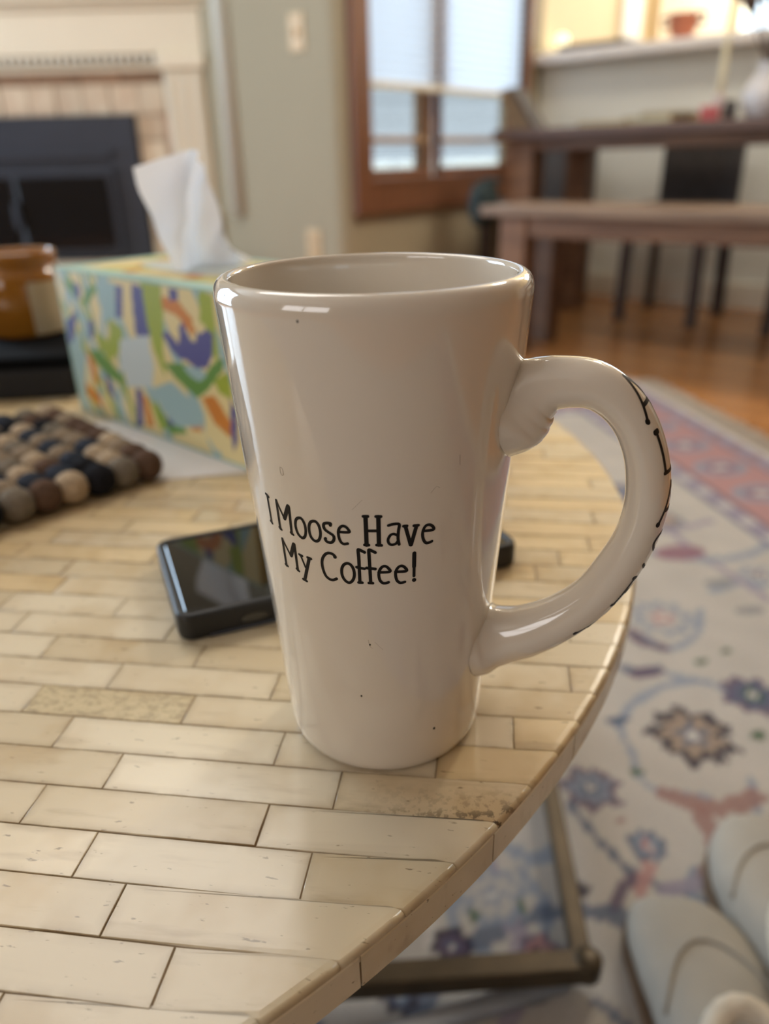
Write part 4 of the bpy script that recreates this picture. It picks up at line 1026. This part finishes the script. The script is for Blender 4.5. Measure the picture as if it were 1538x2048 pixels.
# ------------------------------------------------------------------ felt ball trivet
tv = empty('felt_trivet', W(-.1435, .4345, TOP+.0008), YAW, 'square trivet of felted wool balls in black, brown, grey and cream', 'trivet')
fc = dict(black=(38, 38, 42), slate=(62, 68, 80), grey=(134, 124, 110), brown=(106, 84, 70), cream=(198, 176, 148), oat=(160, 142, 120))
FM = {k: mat('felt_'+k, c, .95, .35, 260, bump=.7, bscale=420, spec=.1, coords='Object') for k, c in fc.items()}
sp = .0162; rb_ = .0098
bm = bmesh.new(); bmesh.ops.create_icosphere(bm, subdivisions=3, radius=rb_)
for v in bm.verts:
    n_ = v.co.normalized(); v.co *= 1+.03*sin(n_.x*6+1)*sin(n_.y*5)*sin(n_.z*7+2)
ball = bpy.data.meshes.new('felt_ball'); bm.to_mesh(ball); bm.free(); ball.polygons.foreach_set('use_smooth', [True]*len(ball.polygons)); ball.materials.append(FM['grey'])
edge = ['brown', 'grey', 'black', 'cream', 'brown', 'grey', 'black', 'oat', 'cream', 'black']
e1, e2 = np.array([-.712, -.702]), np.array([-.702, .712])
fr = random.Random(4)
for i in range(10):
    for j in range(10):
        o = bpy.data.objects.new('felt_ball', ball); COL.objects.link(o); o.parent = tv
        p = e1*(sp*(i)) + e2*(sp*(j+.35))
        o.location = (p[0]+fr.uniform(-.0006, .0006), p[1]+fr.uniform(-.0006, .0006), rb_*.985)
        o.rotation_euler = (fr.uniform(0, 6), fr.uniform(0, 6), fr.uniform(0, 6))
        kind = edge[i] if j == 0 else fr.choices(list(fc), (2, 3, 3, 2, 3, 4))[0]
        o.material_slots[0].link = 'OBJECT'; o.material_slots[0].material = FM[kind]

# ------------------------------------------------------------------ black box with amber candle
bb = empty('black_box', W(-.262, .632, TOP+.0002), YAW+7, 'flat black lidded box on the table behind the trivet', 'box')
M_bb = mat('black_leatherette', (30, 29, 30), .6, .15, 40, spec=.3)
bx('tray', M_bb, bb, -.20, 0, 0, .15, 0, .026, .003); bx('lid', mat('black_lid', (13, 14, 16), .8, .1, 20, spec=.05), bb, -.2015, .0015, -.0015, .1515, .0262, .036, .003)
cj = empty('candle_jar', W(-.338, .735, TOP+.0365), YAW+60, 'amber glass candle jar with a cream paper label on the black box', 'candle')
M_amber = mat('amber_glass', (170, 114, 38), .1, .1, 8, col2=(136, 86, 28), coat=.3)
MB().lathe([(.001, 0), (.034, 0), (.038, .004), (.0385, .052), (.036, .058), (.0335, .060), (.0335, .063), (.036, .065), (.0365, .073), (.035, .075), (.0325, .0745), (.032, .062), (.001, .056)], 56).build('jar', M_amber, cj, smooth=True)
MB().lathe([(.001, .0565), (.0318, .0565), (.0318, .0585), (.001, .0585)], 32).build('wax', mat('amber_wax', (206, 150, 70), .5, .1, 20), cj, smooth=True)
lab = [(.03875*cos(t), .03875*sin(t)) for t in np.linspace(radians(-118), radians(-18), 22)]
MB().add([(x, y, z) for x, y in lab for z in (.0035, .0495)], [(2*i, 2*i+2, 2*i+3, 2*i+1) for i in range(21)]).build('paper_label', mat('kraft_label', (190, 176, 150), .7, .06, 30), cj, smooth=True)
MB().tube([(0, 0, .0585), (.001, 0, .066)], .0008, 6).build('wick', M_dark, cj)

# ------------------------------------------------------------------ slippers
M_suede = mat('cream_suede', (163, 157, 146), .95, .12, 18, bump=.3, bscale=260, spec=.15)
M_fleece = mat('fleece', (214, 204, 186), 1, .15, 120, bump=.9, bscale=300, spec=.1)
M_sole = mat('tan_rubber_sole', (120, 100, 80), .8, .1, 30)
def slipper(h, k, rz, label, mir=1):
    """toe at the origin, heel along -y, 0.27 m long"""
    s = empty('slipper', W(h, k, .0095), YAW+rz, label, 'slipper', 'pair of suede slippers')
    ys = np.array([0, .006, .02, .045, .08, .12, .16, .20, .24, .262, .27])
    wl = np.array([.012, .027, .040, .049, .051, .047, .042, .040, .037, .026, .012]); ht = np.array([.022, .034, .043, .050, .056, .064, .074, .078, .078, .074, .066])
    yy = np.linspace(0, .27, 34); ww = np.interp(yy, ys, wl); hh = np.interp(yy, ys, ht); R = []
    def sec(y, w, h_, zb_=.010, dz=0):
        r = []
        for t in np.linspace(0, 2*pi, 28, endpoint=False):
            c, sn = cos(t), sin(t)
            x = w*abs(c)**.8*(1 if c > 0 else -1)
            z = zb_+(h_-zb_)*(.35+.65*abs(sn)**.85 if sn > 0 else .35*(1-abs(sn)**.6)) + dz
            r.append((x+mir*.012*sin(pi*min(y/.2, 1)), -y, z))
        return r
    MB().rings([sec(y, w, h_) for y, w, h_ in zip(yy, ww, hh)]).build('upper', M_suede, s, smooth=True, sub=1)
    out_ = [(x_*1.03+mir*.012*sin(pi*min(y/.2, 1)), -y) for y, x_ in zip(yy, ww)] + [(-x_*1.03+mir*.012*sin(pi*min(y/.2, 1)), -y) for y, x_ in zip(yy[::-1], ww[::-1])]
    MB().prism(out_, 0, .012).build('sole', M_sole, s, bevel=.002)
    seam = []
    for t in np.linspace(-1, 1, 25):                     # stitched apron seam over the toe
        y = .062+.055*abs(t)**2.0; w = np.interp(y, ys, wl); h_ = np.interp(y, ys, ht)
        x = t*w*.93; f_ = sqrt(max(0, 1-(abs(x)/w)**2.5)); z = .010+(h_-.010)*(.35+.65*f_**.85)
        seam.append((x+mir*.012*sin(pi*min(y/.2, 1)), -y, z+.0006))
    MB().tube(seam, .0021, 8).build('apron_seam', M_suede, s, smooth=True)
    ring = [(.033*cos(t)+mir*.008, -.195+.062*sin(t), .079+.006*sin(t)*0-.004*cos(2*t)) for t in np.linspace(0, 2*pi, 28)]
    MB().tube(ring, .009, 10).build('fleece_collar', M_fleece, s, smooth=True)
slipper(.238, .455, -4, 'cream suede slipper nearer the coffee table, with stitched toe seam', 1)
slipper(.362, .540, -10, 'cream suede slipper at the right edge, set further forward', -1)
